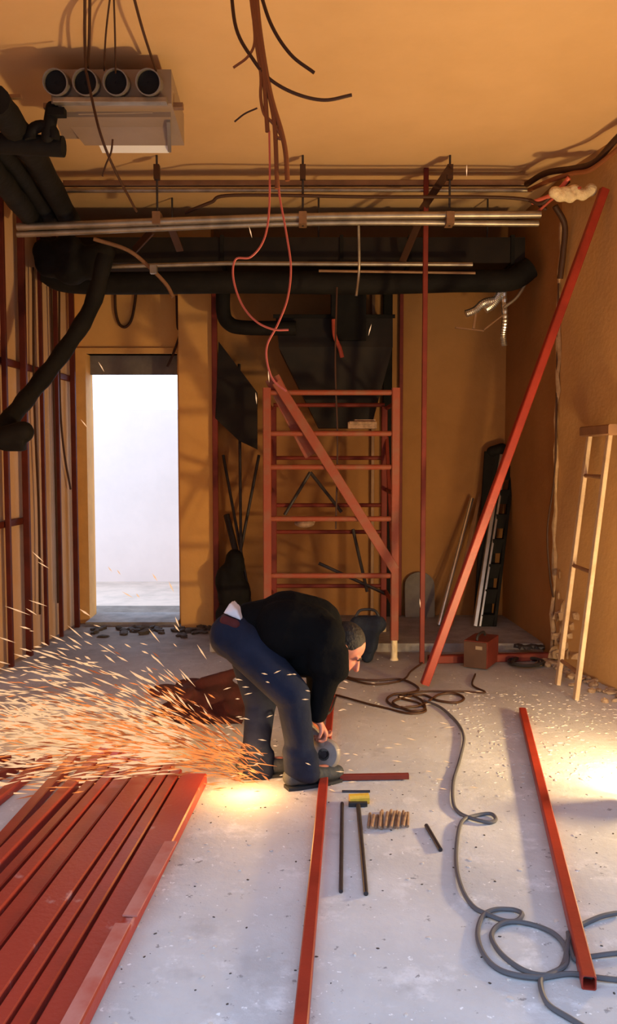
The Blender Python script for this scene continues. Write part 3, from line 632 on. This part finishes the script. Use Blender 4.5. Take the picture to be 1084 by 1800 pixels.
# ------------------------------------------------------------------ hanging cable bundle
HB = 3.85
bund = [([(436, -60), (446, 30), (462, 120), (468, 200), (470, 232)], .010, 'orange brown cable of the hanging bundle, ending above the pipes'),
        ([(441, -60), (452, 50), (470, 150), (482, 215), (486, 300), (487, 332)], .010, 'orange brown cable of the hanging bundle, middle long one'),
        ([(446, -60), (456, 50), (474, 160), (494, 230), (502, 270), (505, 318)], .011, 'orange brown cable of the hanging bundle, curling out beyond the others'),
        ([(438, -60), (448, 60), (458, 130), (458, 170), (464, 200), (478, 215), (490, 232), (494, 244), (484, 240)], .007, 'thin cable looping halfway down the hanging bundle'),
        ([(450, -40), (475, 40), (510, 95), (552, 128)], .008, 'dark cable end curving out from the bundle top'),
        ([(404, -40), (415, 50), (445, 105), (475, 140), (520, 165), (570, 176), (618, 167)], .008, 'long dark cable end sweeping out in an arc from the bundle'),
        ([(445, 30), (447, 75), (435, 100), (410, 119)], .006, 'thin cable end curling back from the bundle'),
        ([(452, 190), (430, 200), (412, 214)], .004, 'short faint wire end beside the bundle')]
for p, r, lab in bund:
    run('hanging_cable', [at(x, y, HB) for x, y in p], r, 'orangecable' if 'orange' in lab or 'thin' in lab else 'browncable', lab, 'cable', 8, group='cables hanging from the ceiling')
run('hanging_wire', [at(x, y, HB) for x, y in ((473, 230), (474, 300), (472, 380), (462, 425), (440, 452), (414, 456), (410, 490), (425, 535), (450, 565), (480, 579), (507, 580))], .0045, 'pinkcable', 'thin red wire bulging out wide and ending sideways', 'wire', 6, group='thin red hanging wires')
run('hanging_wire', [at(x, y, HB + .02) for x, y in ((489, 320), (492, 350), (503, 410), (511, 470), (505, 525), (488, 570), (470, 605), (469, 635), (480, 668), (503, 688))], .0045, 'pinkcable', 'thin red wire hanging lowest in front of the scaffold', 'wire', 6, group='thin red hanging wires')

run('hanging_wire', [at(592, 505, 6.6), at(589, 640, 6.6), at(593, 780, 6.6), at(590, 930, 6.6)], .007, 'browncable', 'dark wire hanging straight down in front of the scaffold rungs', 'wire', 6)
# ------------------------------------------------------------------ ladders and poles by the right corner
# pale ladder on the right wall
b0, b1 = fl(983, 1207, .0), fl(1006, 1226, .0); t0, t1 = at(1066, 766, 5.95), at(1092, 800, 5.70)
t0.x = min(t0.x, rw(t0.y) - .08); t1 = b1 + (t0 - b0); t1.x = min(t1.x, rw(t1.y - .1) - .08)
ladder = thing('wooden_ladder', (b0 + b1) / 2, 'narrow pale wooden ladder leaning on the bright wall', 'ladder')
side = (b1 - b0).normalized(); b0_, t0_ = b0 - side * .04, t0 - side * .04; b1_, t1_ = b1 + side * .06, t1 + side * .06
for p, q in ((b0_, t0_), (b1_, t1_)): 
    mb = MB(); mb.bar(p + V((0, 0, .002)), q, .028, .05, up=side, seg=4); build('stile', mb, M['wood'], ladder)
for k in (0.10, .48, .84):
    mb = MB(); mb.tube([b0_.lerp(t0_, k), b1_.lerp(t1_, k)], .014, 8); build('rung', mb, M['browncap'], ladder, True)
mb = MB(); mb.bar(t0_ + V((0, .06, .03)), t1_ + V((0, -.12, .03)), .10, .07); build('top_cap', mb, M['browncap'], ladder)
# black step ladder with bright stiles
sl = thing('step_ladder', fl(855, 1118), 'folded black step ladder with shiny metal stiles leaning at the back', 'ladder')
def P3(x, y, Y): return at(x, y, Y)
YB, YT = 7.55, 7.98
for a, b, w, m in (((834, 1112), (880, 800), .035, 'alu'), ((842, 1112), (888, 802), .02, 'alu'), ((868, 1112), (903, 800), .03, 'black')):
    p, q = at(*a, YB), at(*b, YT); p.z = .072; mb = MB(); mb.bar(p, q, w, .06, up=V((0, 1, 0))); build('stile', mb, M[m], sl)
for k in range(7):
    f = .06 + k * .14; p = at(842, 1112, YB).lerp(at(888, 802, YT), f); q = at(868, 1112, YB).lerp(at(903, 800, YT), f)
    mb = MB(); mb.box((p + q) / 2 + V((0, .02, 0)), ((q - p).length, .1, .13)); build('step', mb, M['black'], sl)
p, q = at(856, 1000, YB + .17), at(862, 798, YT - .02); 
mb = MB(); mb.bar(at(846, 1110, YB + .1) , at(866, 795, YT + .0), .16, .03, up=V((0, 1, 0))); build('rear_frame', mb, M['black'], sl)
mb = MB(); c = at(870, 790, YT); mb.cap(c - V((.03, 0, 0.02)), c + V((.06, 0, .01)), .05); build('top_cap', mb, M['black'], sl, True)
p = at(771, 1090, 7.6); p.z = .072; q = at(829, 876, 8.0)
mb = MB(); mb.tube([p, p.lerp(q, .5), q], .02, 10); o = build('metal_pole', mb, M['alu'], smooth=True, label='shiny pole leaning on the back wall beside the step ladder', cat='pole')
mb = MB(); p2 = at(792, 1090, 7.6); p2.z = .072; q2 = at(845, 868, 8.03); mb.bar(p2, q2, .035, .03); build('dark_pole', mb, M['browncap'], label='dark wooden pole leaning behind the shiny pole', cat='pole')
# red box
c = fl(835, 1176); bt = thing('metal_box', c, 'small red metal welder box with a brown front by the step', 'box')
R = Matrix.Rotation(math.radians(-28), 3, 'Z')
mb = MB(); mb.box(c + R @ V((0, .15, .11)), (.18, .30, .20), R); build('body', mb, M['boxred'], bt)
mb = MB(); mb.box(c + R @ V((0, -.006, .11)), (.17, .015, .19), R); build('front_panel', mb, M['boxbrown'], bt)
mb = MB(); mb.box(c + R @ V((.03, -.016, .165)), (.05, .006, .025), R); build('label_plate', mb, M['unit'], bt)
mb = MB(); mb.tube(catmull([c + R @ V(q) for q in ((0, .03, .21), (0, .06, .245), (0, .2, .245), (0, .24, .21))], 5), .01, 8); build('handle', mb, M['tooldark'], bt, True)
# grey round-topped board
c = fl(738, 1116, .07); mb = MB(); prof = []
YY = BACK - .12; zl = .071; xc = at(738, 1080, YY).x
for t in range(13): a = math.pi * t / 12; prof.append((math.cos(a) * .14, zl + .30 + math.sin(a) * .12))
prof = [(.14, zl)] + prof + [(-.14, zl)]
mb.ring_loft([[V((xc + x, YY + (z - zl) * .15, z)) for x, z in prof], [V((xc + x, YY + .03 + (z - zl) * .15, z)) for x, z in prof]]); build('rounded_board', mb, M['greypanel'], label='grey round-topped board standing against the back wall', cat='board')
# blue bag and red canister behind the worker
c = fl(645, 1165); mb = MB()
mb.cap(c + V((0, .0, .07)), c + V((0, 0, .10)), .055, .07); mb.cap(c + V((0, 0, .14)), c + V((0, 0, .27)), .085, .10); mb.cap(c + V((-.07, 0, .30)), c + V((.08, 0, .30)), .07)
mb.cap(c + V((0, 0, .05)), c + V((0, 0, .1)), .05)
bag = blob('tool_bag', mb, M['bluebag'], None, .012, 4); bag['label'] = 'dark blue cloth tool bag standing behind the worker'; bag['category'] = 'bag'
mb = MB(); mb.tube(catmull([c + V(q) for q in ((-.09, 0, .36), (-.05, 0, .41), (.05, 0, .41), (.09, 0, .36))], 6), .011, 8); build('bag_handle', mb, M['tooldark'], bag, True)
c = fl(372, 1262); mb = MB(); rnd = random.Random(44)
for k in range(15): mb.sph(c + V((rnd.uniform(-.30, .16), rnd.uniform(-.12, .2), rnd.uniform(.03, .2))), (.11, .07, .035), 10, 8, Matrix.Rotation(rnd.uniform(0, 3), 3, 'Z') @ Matrix.Rotation(rnd.uniform(-.7, .7), 3, 'X'))
mb.sph(c + V((.04, .02, .12)), (.20, .13, .10)); mb.cap(c + V((-.05, .02, .2)), c + V((.14, .04, .27)), .05, .03); mb.cap(c + V((-.2, -.05, .12)), c + V((.02, -.10, .16)), .05, .04); mb.box(c + V((0, 0, .03)), (.4, .26, .06))
o = blob('cloth_heap', mb, M['darkcloth'], None, .016, 3); o['label'] = 'heap of dark red cloth on the floor behind the sparks'; o['category'] = 'cloth'
# small clutter in the far corner
mb = MB(); rnd = random.Random(12)
w = [fl(925 + math.cos(t) * 26 + rnd.uniform(-6, 6), 1163 + math.sin(t) * 7, .012 + .003 * t % .03) for t in [k * .9 for k in range(16)]]
mb.tube(catmull(w, 5), .013, 6); build('hose_coil', mb, M['tooldark'], smooth=True, label='dark hose coiled in the corner past the red box', cat='hose')
mb = MB()
for k in range(6): mb.rock(fl(910 + k * 8, 1138 + rnd.uniform(-4, 4), .09), (.05, .04, .03), rnd)
build('debris_heap', mb, M['iron'], kind='stuff', label='dark debris lying on the end of the step', cat='debris')
mb = MB()
for k in range(70):
    y = rnd.uniform(5.0, 6.6); mb.rock((rw(y) - abs(rnd.gauss(0, .09)) - .03, y, .012), (rnd.uniform(.012, .06), rnd.uniform(.012, .05), rnd.uniform(.01, .04)), rnd)
build('wall_rubble', mb, M['rubble'], kind='stuff', label='plaster rubble along the foot of the bright wall', cat='rubble')
mb = MB()
for k in range(60):
    x = rnd.uniform(-2.0, -.9); mb.rock((x, BACK - .3 - abs(rnd.gauss(0, .15)), .012), (rnd.uniform(.02, .07), rnd.uniform(.02, .06), rnd.uniform(.01, .05)), rnd)
build('door_rubble', mb, M['dark_brown'], kind='stuff', label='dark rubble on the floor before the doorway', cat='rubble')
mb = MB()
for k in range(420):
    p = V((rnd.uniform(-.9, 2.0), rnd.uniform(2.2, 7.0), .001)); s = rnd.uniform(.003, .011); mb.rock(p, (s, s * rnd.uniform(.6, 1.6), s * .5), rnd)
for k in range(420):
    p = V((rnd.uniform(.9, 1.95), rnd.uniform(4.1, 5.7), .001)); s = rnd.uniform(.003, .009); mb.rock(p, (s * 2.2, s * rnd.uniform(.6, 1.2), s * .6), rnd)
build('floor_chips', mb, M['chip'], kind='stuff', label='pale plaster chips scattered over the floor', cat='debris')
mb = MB()
for k in range(160):
    p = V((rnd.uniform(-.6, 1.6), rnd.uniform(2.2, 5.2), .001)); s = rnd.uniform(.0015, .005); mb.rock(p, (s * 1.5, s, s * .5), rnd)
build('floor_grit', mb, M['dark_brown'], kind='stuff', label='dark grit scattered over the floor', cat='debris')

# ------------------------------------------------------------------ cables and small things on the floor
def floor_run(name, pts, r, lab, m='greycable', group=None, per=8):
    w = catmull([fl(x, y, r) for x, y in pts], per)
    for i, p in enumerate(w): p.z += .004 * (1 + math.sin(i * .31)) * (r / .01) * .6
    mb = MB(); mb.tube(w, r, 8); return build(name, mb, M[m], smooth=True, label=lab, cat='cable', group=group)
floor_run('power_cable', [(745, 1232), (775, 1245), (803, 1270), (815, 1298), (808, 1335), (797, 1372), (796, 1410), (806, 1428), (832, 1441), (858, 1446), (871, 1441), (862, 1432), (838, 1433), (812, 1445), (803, 1480), (802, 1525), (812, 1565), (830, 1592), (852, 1607),
          (880, 1618), (908, 1619), (917, 1608), (900, 1599), (872, 1600), (848, 1612), (839, 1640), (846, 1672), (866, 1697), (900, 1714), (945, 1720), (1000, 1712), (1060, 1722), (1130, 1728)], .0085, 'long grey power cable looping down the floor beside the red tube')
floor_run('power_cable', [(1084, 1606), (1050, 1615), (1020, 1628), (1000, 1652), (992, 1690), (975, 1712), (950, 1716), (915, 1703), (880, 1678), (864, 1650), (870, 1632), (895, 1622), (930, 1624), (965, 1638), (990, 1660), (996, 1690), (985, 1705), (955, 1718), (950, 1735), (962, 1765), (1000, 1790), (1060, 1830)], .0085, 'grey cable lying in a big loop by the tube end')
floor_run('power_cable', [(1110, 1675), (1060, 1680), (1035, 1682), (1012, 1690), (1002, 1665), (998, 1640)], .008, 'short stretch of grey cable passing beneath the red tube')
floor_run('tangled_cable', [(600, 1180), (615, 1192), (660, 1196), (705, 1195), (735, 1210), (720, 1218), (690, 1222), (680, 1232), (700, 1244), (740, 1240), (770, 1222), (800, 1220), (815, 1228), (800, 1236), (770, 1232), (745, 1222), (715, 1226), (690, 1235), (720, 1250), (745, 1248), (742, 1232), (720, 1222)], .008, 'dark cable tangled in coils at the foot of the leaning prop', 'browncable')
floor_run('tangled_cable', [(590, 1222), (640, 1236), (680, 1245), (720, 1255), (748, 1250), (735, 1236), (700, 1226), (740, 1216), (790, 1216), (820, 1216), (852, 1217), (830, 1205), (835, 1185)], .007, 'second dark cable running through the tangle to the red box', 'browncable')
floor_run('tangled_cable', [(605, 1192), (650, 1203), (690, 1200), (712, 1193), (722, 1180), (742, 1165)], .007, 'dark cable passing behind the tangle towards the step', 'browncable')

def rod(name, a, b, r, m, lab, cat, group=None):
    mb = MB(); mb.tube([fl(*a, r), fl(*b, r)], r, 8); return build(name, mb, M[m], smooth=True, label=lab, cat=cat, group=group)
rod('iron_rod', (601, 1412), (599, 1567), .008, 'iron', 'thin dark iron rod lying parallel to the long tube', 'rod')
rod('iron_rod', (601, 1391), (650, 1391), .006, 'iron', 'short thin rod lying crosswise behind the yellow hammer', 'rod')
rod('iron_rod', (749, 1451), (774, 1494), .009, 'iron', 'short dark rod end beside the electrode heap', 'rod')
hm = thing('hammer', fl(636, 1490), 'hammer with yellow head and long dark handle on the floor', 'hammer')
mb = MB(); mb.tube([fl(629, 1412, .010), fl(643, 1571, .010)], [.0105, .009], 10); build('handle', mb, M['iron'], hm, True)
c = fl(631, 1405, .022); mb = MB(); mb.bar(c + V((-.045, 0, 0)), c + V((.045, .01, 0)), .045, .042, ch=.25); build('head', mb, M['yellow'], hm)
mb = MB(); mb.bar(c + V((-.05, -.03, -.01)), c + V((.035, -.03, -.01)), .022, .02); build('head_edge', mb, M['tooldark'], hm)
for k in range(13):
    x = 655 + k * 5.2; a, b = (x + random.uniform(-1, 3) - 4 * (k < 5), 1427 + random.uniform(-3, 4) + 3 * (k < 4)), (x - 6 + 4 * (k / 13) + random.uniform(-2, 2), 1456 - k * .35 + random.uniform(-2, 3))
    r = .0065; z = r + .0125 * (k % 2)
    mb = MB(); mb.tube([fl(a[0], a[1], z), fl(b[0], b[1], z)], r, 8); build('electrode_stub', mb, M['rodbrown'], smooth=True, label='brown welding electrode stub in the small heap by the hammer', cat='electrode', group='electrode stubs in the heap')

# ------------------------------------------------------------------ the worker
W = lambda x, y, Y=4.2: at(x, y, Y)
wk = thing('person', (W(490, 1380, 4.12).x, 4.12, 0), 'crouching worker in black sweater and navy trousers bent over a grinder', 'person')
rh, rk, ra = W(428, 1132, 4.10), W(514, 1222, 4.00), W(531, 1362, 4.03)
lh, lk, la = W(436, 1132, 4.32), W(458, 1232, 4.28), W(449, 1358, 4.16)
pel, mid, chest = W(418, 1118, 4.2), W(475, 1095, 4.22), W(548, 1105, 4.25)
rs, re, rwr = W(572, 1118, 4.06), W(574, 1190, 4.05), W(557, 1262, 4.07)
ls, le, lwr = W(576, 1112, 4.42), W(560, 1190, 4.42), W(553, 1258, 4.30)
head = W(606, 1143, 4.25)
GR = W(566, 1300, 4.14)                                      # grinder centre
# body: one continuous figure
mb = MB()
for a, b, r0, r1 in ((rh, rk, .085, .058), (rk, ra, .055, .04), (lh, lk, .085, .058), (lk, la, .055, .04), (pel, mid, .11, .11), (mid, chest, .12, .13), (chest, rs, .10, .06), (chest, ls, .10, .06), (rs, re, .05, .042), (re, rwr, .042, .03), (ls, le, .05, .042), (le, lwr, .042, .03), (chest, head - V((.02, 0, 0)), .062, .058)):
    mb.cap(a, b, r0, r1)
for a, h in ((ra, V((.85, .45, 0)).normalized()), (la, V((.9, .3, 0)).normalized())):
    p = V((a.x, a.y, .06)); mb.cap(p - h * .03, p + h * .13, .035, .028); mb.cap(a, p, .04, .036)
# head with face, looking down and away to the grinder
fd = V((.62, -.22, -.62)).normalized(); hu = V((.70, -.05, .70)); hu = (hu - fd * hu.dot(fd)).normalized(); hs = fd.cross(hu)
H = lambda f, s, u_: head + fd * f + hs * s + hu * u_
Rh = Matrix((hs, fd, hu)).transposed()
mb.sph(H(-.015, 0, .03), (.075, .095, .095), 18, 12, Rh); mb.sph(H(.02, 0, -.04), (.058, .072, .075), 16, 10, Rh)
mb.cap(H(.085, 0, .01), H(.108, 0, -.025), .010, .015)                      # nose
for s in (-1, 1):
    mb.cap(H(-.01, s * .076, .02), H(-.005, s * .078, -.02), .018, .014); mb.sph(H(.075, s * .03, .022), (.016, .012, .011), 10, 8, Rh)
mb.cap(H(.082, -.02, -.06), H(.082, .02, -.06), .009)                        # lips
mb.cap(H(.07, 0, -.09), H(.068, 0, -.095), .02)
# hands: palm, four fingers curled round the casing, thumb from the palm side
def hand(wr, target, side, away):
    d = (target - wr).normalized(); s = side.normalized(); n = d.cross(s).normalized()
    if n.dot(away) < 0: n = -n
    pc = wr + d * .05
    for k in (-1.2, -.4, .4, 1.2): mb.cap(wr + s * k * .012, wr + d * .085 + s * k * .019, .017, .013)
    for k, L in ((-1.5, .8), (-.5, .97), (.5, 1.0), (1.5, .9)):
        q0 = wr + d * .085 + s * k * .0195; q1 = q0 + (d * .75 + n * .55).normalized() * .036 * L; q2 = q1 + (d * .0 + n * 1).normalized() * .028 * L; q3 = q2 + (n * .55 - d * .8).normalized() * .02 * L
        mb.cap(q0, q1, .0098, .0092); mb.cap(q1, q2, .0092, .0085); mb.cap(q2, q3, .0085, .0075)
    t0 = wr + d * .03 - s * .022; t1 = t0 + (d * .5 - s * .75 + n * .35).normalized() * .035; t2 = t1 + (d * .6 + n * .75 - s * .1).normalized() * .03
    mb.cap(t0, t1, .0125, .011); mb.cap(t1, t2, .011, .009)
hand(rwr, W(570, 1284, 4.09), V((-.2, .9, .15)), V((.3, .5, -1)))
hand(lwr, W(560, 1284, 4.24), V((.3, -.9, .1)), V((.2, -.5, -1)))
body = blob('body', mb, M['skin'], wk, .006, 3)
# eyes and hair
for s in (-1, 1):
    e = MB(); e.sph(H(.080, s * .03, .022), .010, 10, 8); build('eye', e, M['hair'], wk, True, label='eye')
mb = MB(); mb.sph(H(-.03, 0, .045), (.084, .098, .092), 18, 12, Rh); mb.sph(H(-.06, 0, 0), (.074, .06, .075), 16, 10, Rh); blob('hair', mb, M['hair'], wk, .009, 3)
# trousers
mb = MB()
mb.cap(rh, rk, .112, .088); mb.cap(rk, V((ra.x, ra.y, .11)), .083, .066); mb.cap(lh, lk, .112, .088); mb.cap(lk, V((la.x, la.y, .11)), .08, .068)
mb.cap(W(408, 1118, 4.12), W(412, 1118, 4.30), .115); mb.cap(pel, W(440, 1112, 4.2), .12, .12)
for a, k, kk in ((rh, rk, ra), (lh, lk, la)):               # folds at the knee and hem
    for t in (.72, .84, .93): p = k.lerp(kk, t); mb.cap(p + V((-.03, -.02, .01)), p + V((.04, -.02, -.012)), .056, .052)
blob('trousers', mb, M['navy'], wk, .011, 5)
# sweater
mb = MB()
mb.cap(W(446, 1100, 4.2), W(500, 1102, 4.22), .125, .165); mb.cap(W(500, 1106, 4.12), W(548, 1112, 4.12), .15, .135); mb.cap(W(500, 1104, 4.32), W(548, 1108, 4.34), .15, .135)
mb.cap(W(505, 1095, 4.22), W(550, 1100, 4.25), .165, .15); mb.cap(W(548, 1110, 4.1), rs, .12, .098); mb.cap(W(548, 1108, 4.38), ls, .12, .09)
mb.cap(W(552, 1150, 4.12), W(520, 1150, 4.2), .115); mb.cap(W(560, 1120, 4.2), W(556, 1150, 4.25), .12)
mb.cap(rs, re, .092, .07); mb.cap(re, re.lerp(rwr, .9), .066, .048); mb.cap(ls, le, .09, .07); mb.cap(le, le.lerp(lwr, .9), .066, .048)
for t in (.3, .5, .7): p = rs.lerp(re, t); mb.cap(p + V((-.03, -.03, .01)), p + V((.05, -.02, -.02)), .062)
blob('sweater', mb, M['sweater'], wk, .011, 5)
for p in (rwr, lwr):
    q = re if p is rwr else le; dd = (p - q).normalized(); mb = MB(); mb.tube([p - dd * .045, p - dd * .03, p - dd * .012], [.044, .047, .043], 14); build('cuff', mb, M['sweater'], wk, True)
# undershirt and waistband showing at the back
mb = MB(); a, b, c = W(392, 1078, 4.06), W(404, 1059, 4.10), W(425, 1092, 4.05)
mb.ring_loft([[a, b, W(416, 1072, 4.05), c], [p + V((.01, .14, -.01)) for p in (a, b, W(416, 1072, 4.05), c)]]); blob('undershirt', mb, M['white'], wk, .008, 3, label='white undershirt tail')
mb = MB(); mb.cap(W(396, 1092, 4.07), W(412, 1098, 4.05), .028); mb.cap(W(396, 1092, 4.07), W(396, 1088, 4.25), .028); blob('waist_lining', mb, M['maroon'], wk, .008, 3, label='dark red cloth at the waist')
mb = MB()
for k in range(3):
    c = W(418 - k * 3, 1122 + k * 9, 4.03 - .002 * k); w = [c + V((math.cos(t) * .010, -.003, math.sin(t) * .016)) for t in [i * math.pi / 6 for i in range(13)]]; mb.tube(w, .0035, 6)
mb.bar(W(412, 1140, 4.03), W(408, 1152, 4.03), .012, .004); build('key_ring', mb, M['alu'], wk, True, label='shiny keys on the belt')
# shoes
for a, h, in ((ra, V((.86, .42, 0)).normalized()), (la, V((.92, .25, 0)).normalized())):
    s = V((-h.y, h.x, 0)); p = V((a.x, a.y, 0)); mb = MB()
    mb.cap(p - h * .06 + V((0, 0, .058)), p + h * .05 + V((0, 0, .056)), .043, .045); mb.cap(p + h * .05 + V((0, 0, .05)), p + h * .19 + V((0, 0, .042)), .043, .036); mb.cap(p + V((0, 0, .06)), p + V((0, 0, .13)), .052, .054)
    sh = blob('shoe', mb, M['shoe'], wk, .009, 4)
    mb = MB(); prof = [(-.085, .03), (-.085, -.03), (-.04, -.04), (.05, -.045), (.13, -.05), (.2, -.038), (.225, 0), (.2, .038), (.13, .045), (.05, .04), (-.04, .038)]
    mb.ring_loft([[p + h * x + s * y + V((0, 0, .0)) for x, y in prof], [p + h * x + s * y + V((0, 0, .016)) for x, y in prof]]); build('sole', mb, M['sole'], sh)

# ------------------------------------------------------------------ the angle grinder
gt = thing('angle_grinder', GR, 'grey angle grinder with round guard held by the worker', 'grinder')
ga, gb = W(552, 1290, 4.15), W(578, 1318, 4.16); gx = (gb - ga).normalized()
mb = MB(); mb.tube([ga - gx * .07, ga - gx * .03, ga, ga + gx * .03, gb - gx * .02, gb], [.020, .027, .029, .033, .036, .030], 16); build('motor_body', mb, M['tool'], gt, True)
mb = MB(); mb.cap(gb, gb + gx * .035, .036, .028); build('gear_head', mb, M['alu'], gt, True)
GN = V((-.35, -.9, .25)).normalized(); gc = W(571, 1326, 4.13); _, A, B = mb.frame(gc, gc + GN)
ring = lambda c, r, a0=0, a1=2 * math.pi, n=24: [c + (A * math.cos(a0 + (a1 - a0) * k / n) + B * math.sin(a0 + (a1 - a0) * k / n)) * r for k in range(n)]
mb = MB(); mb.ring_loft([ring(gc, .072), ring(gc + GN * .004, .072)]); build('cutting_disc', mb, M['disc'], gt)
mb = MB(); mb.ring_loft([ring(gc + GN * .022, .03), ring(gc + GN * .020, .068), ring(gc + GN * .010, .078), ring(gc - GN * .008, .079)], cap=False); build('disc_guard', mb, M['tool'], gt, True)
mb = MB(); mb.tube([gb, gb + V((-.02, .09, .06))], [.011, .015], 10); build('side_handle', mb, M['tooldark'], gt, True)
mb = MB(); mb.ring_loft([ring(gc + GN * .005, .018), ring(gc + GN * .024, .016)]); build('flange_nut', mb, M['iron'], gt, True)
w = [ga - gx * .07, ga - gx * .12 + V((0, .05, .02)), W(575, 1255, 4.35), fl(590, 1225, .012)]
mb = MB(); mb.tube(catmull(w, 6), .006, 6); build('power_cord', mb, M['tooldark'], gt, True)

# ------------------------------------------------------------------ sparks
mb = MB(); rnd = random.Random(21)
S0 = fl(452, 1350, 0.09)
def spark(c, d, L, r):
    d = d.normalized(); a = d.cross(V((.3, .5, .8))).normalized(); b = d.cross(a)
    mb.add([c - d * L / 2, c + a * r, c + (b * .87 - a * .5) * r, c - (b * .87 + a * .5) * r, c + d * L / 2], [(0, 2, 1), (0, 3, 2), (0, 1, 3), (4, 1, 2), (4, 2, 3), (4, 3, 1)])
def spray(n, dist, el, az, Lk, rr, jit=.03):
    k = 0
    while k < n:
        D = dist(); e = math.radians(el()); a = math.radians(az()); sp_ = rnd.uniform(5, 9)
        v = V((-math.cos(a) * math.cos(e), math.sin(a) * math.cos(e), math.sin(e))) * sp_
        t = D / sp_; g_ = V((0, 0, -9.8))
        p = S0 + V((rnd.gauss(0, jit), rnd.gauss(0, jit), rnd.gauss(0, jit))) + v * t + g_ * (t * t / 2); vel = v + g_ * t
        vel = (vel.normalized() + V((rnd.gauss(0, .06), rnd.gauss(0, .06), rnd.gauss(0, .06))))
        if p.z < 0.006: p.z = .006 + abs(rnd.gauss(0, .03)); vel.z = abs(vel.z) * .2
        if p.x < lw(p.y) + .05 or p.y > 7.9: k += 1; continue
        spark(p, vel, Lk * rnd.uniform(.5, 1.5), rr * rnd.uniform(.6, 1.3)); k += 1
spray(930, lambda: rnd.uniform(.45, 2.1), lambda: rnd.uniform(-1, 21), lambda: rnd.uniform(-6, 42), .12, .0056)     # the dense fan
spray(230, lambda: rnd.uniform(.5, 2.2), lambda: abs(rnd.gauss(18, 12)), lambda: rnd.uniform(0, 60), .11, .0052)     # higher, sparser
n_ember = len(mb.f)
spray(520, lambda: rnd.uniform(.05, 1.0), lambda: rnd.uniform(-3, 24), lambda: rnd.uniform(-10, 55), .10, .0042, .045)   # fire close to the cut
spray(260, lambda: rnd.uniform(.6, 2.0), lambda: rnd.uniform(-2, 18), lambda: rnd.uniform(-6, 45), .11, .0042, .045)
n_fire = len(mb.f)
spray(330, lambda: rnd.uniform(.05, 1.3), lambda: rnd.uniform(-3, 24), lambda: rnd.uniform(-10, 55), .10, .0046, .05)    # cooling ones
n_cool = len(mb.f)
for k in range(40):                                            # strays around the worker and on the floor
    p = W(rnd.uniform(380, 660), rnd.uniform(1180, 1400), rnd.uniform(3.85, 3.95)); p.z = max(p.z, .01); spark(p, V((-1, 0, rnd.uniform(-.5, .5))), rnd.uniform(.02, .045), .0035)
for k in range(26):
    p = fl(rnd.uniform(590, 900), rnd.uniform(1200, 1420), .012); spark(p, V((-1, rnd.uniform(-.4, .4), rnd.uniform(-.1, .3))), rnd.uniform(.03, .07), .003)
for x, y, Y, ang in ((440, 408, 5, 75), (450, 700, 5, 85), (472, 662, 5, 85), (650, 580, 5, 105), (178, 645, 5, 60), (148, 745, 5, 52), (738, 1060, 6, 85), (820, 300, 5, 90)):
    a = math.radians(ang); spark(W(x, y, Y), V((-math.cos(a), 0, math.sin(a))), .07, .004)
so = build('spark_shower', mb, M['spark'], kind='stuff', label='shower of glowing orange sparks flying from the grinder', cat='sparks')
so.data.materials.append(M['ember']); so.data.materials.append(M['cool'])
for k, p in enumerate(so.data.polygons):
    if n_ember <= k < n_cool: p.material_index = 1 if k < n_fire else 2
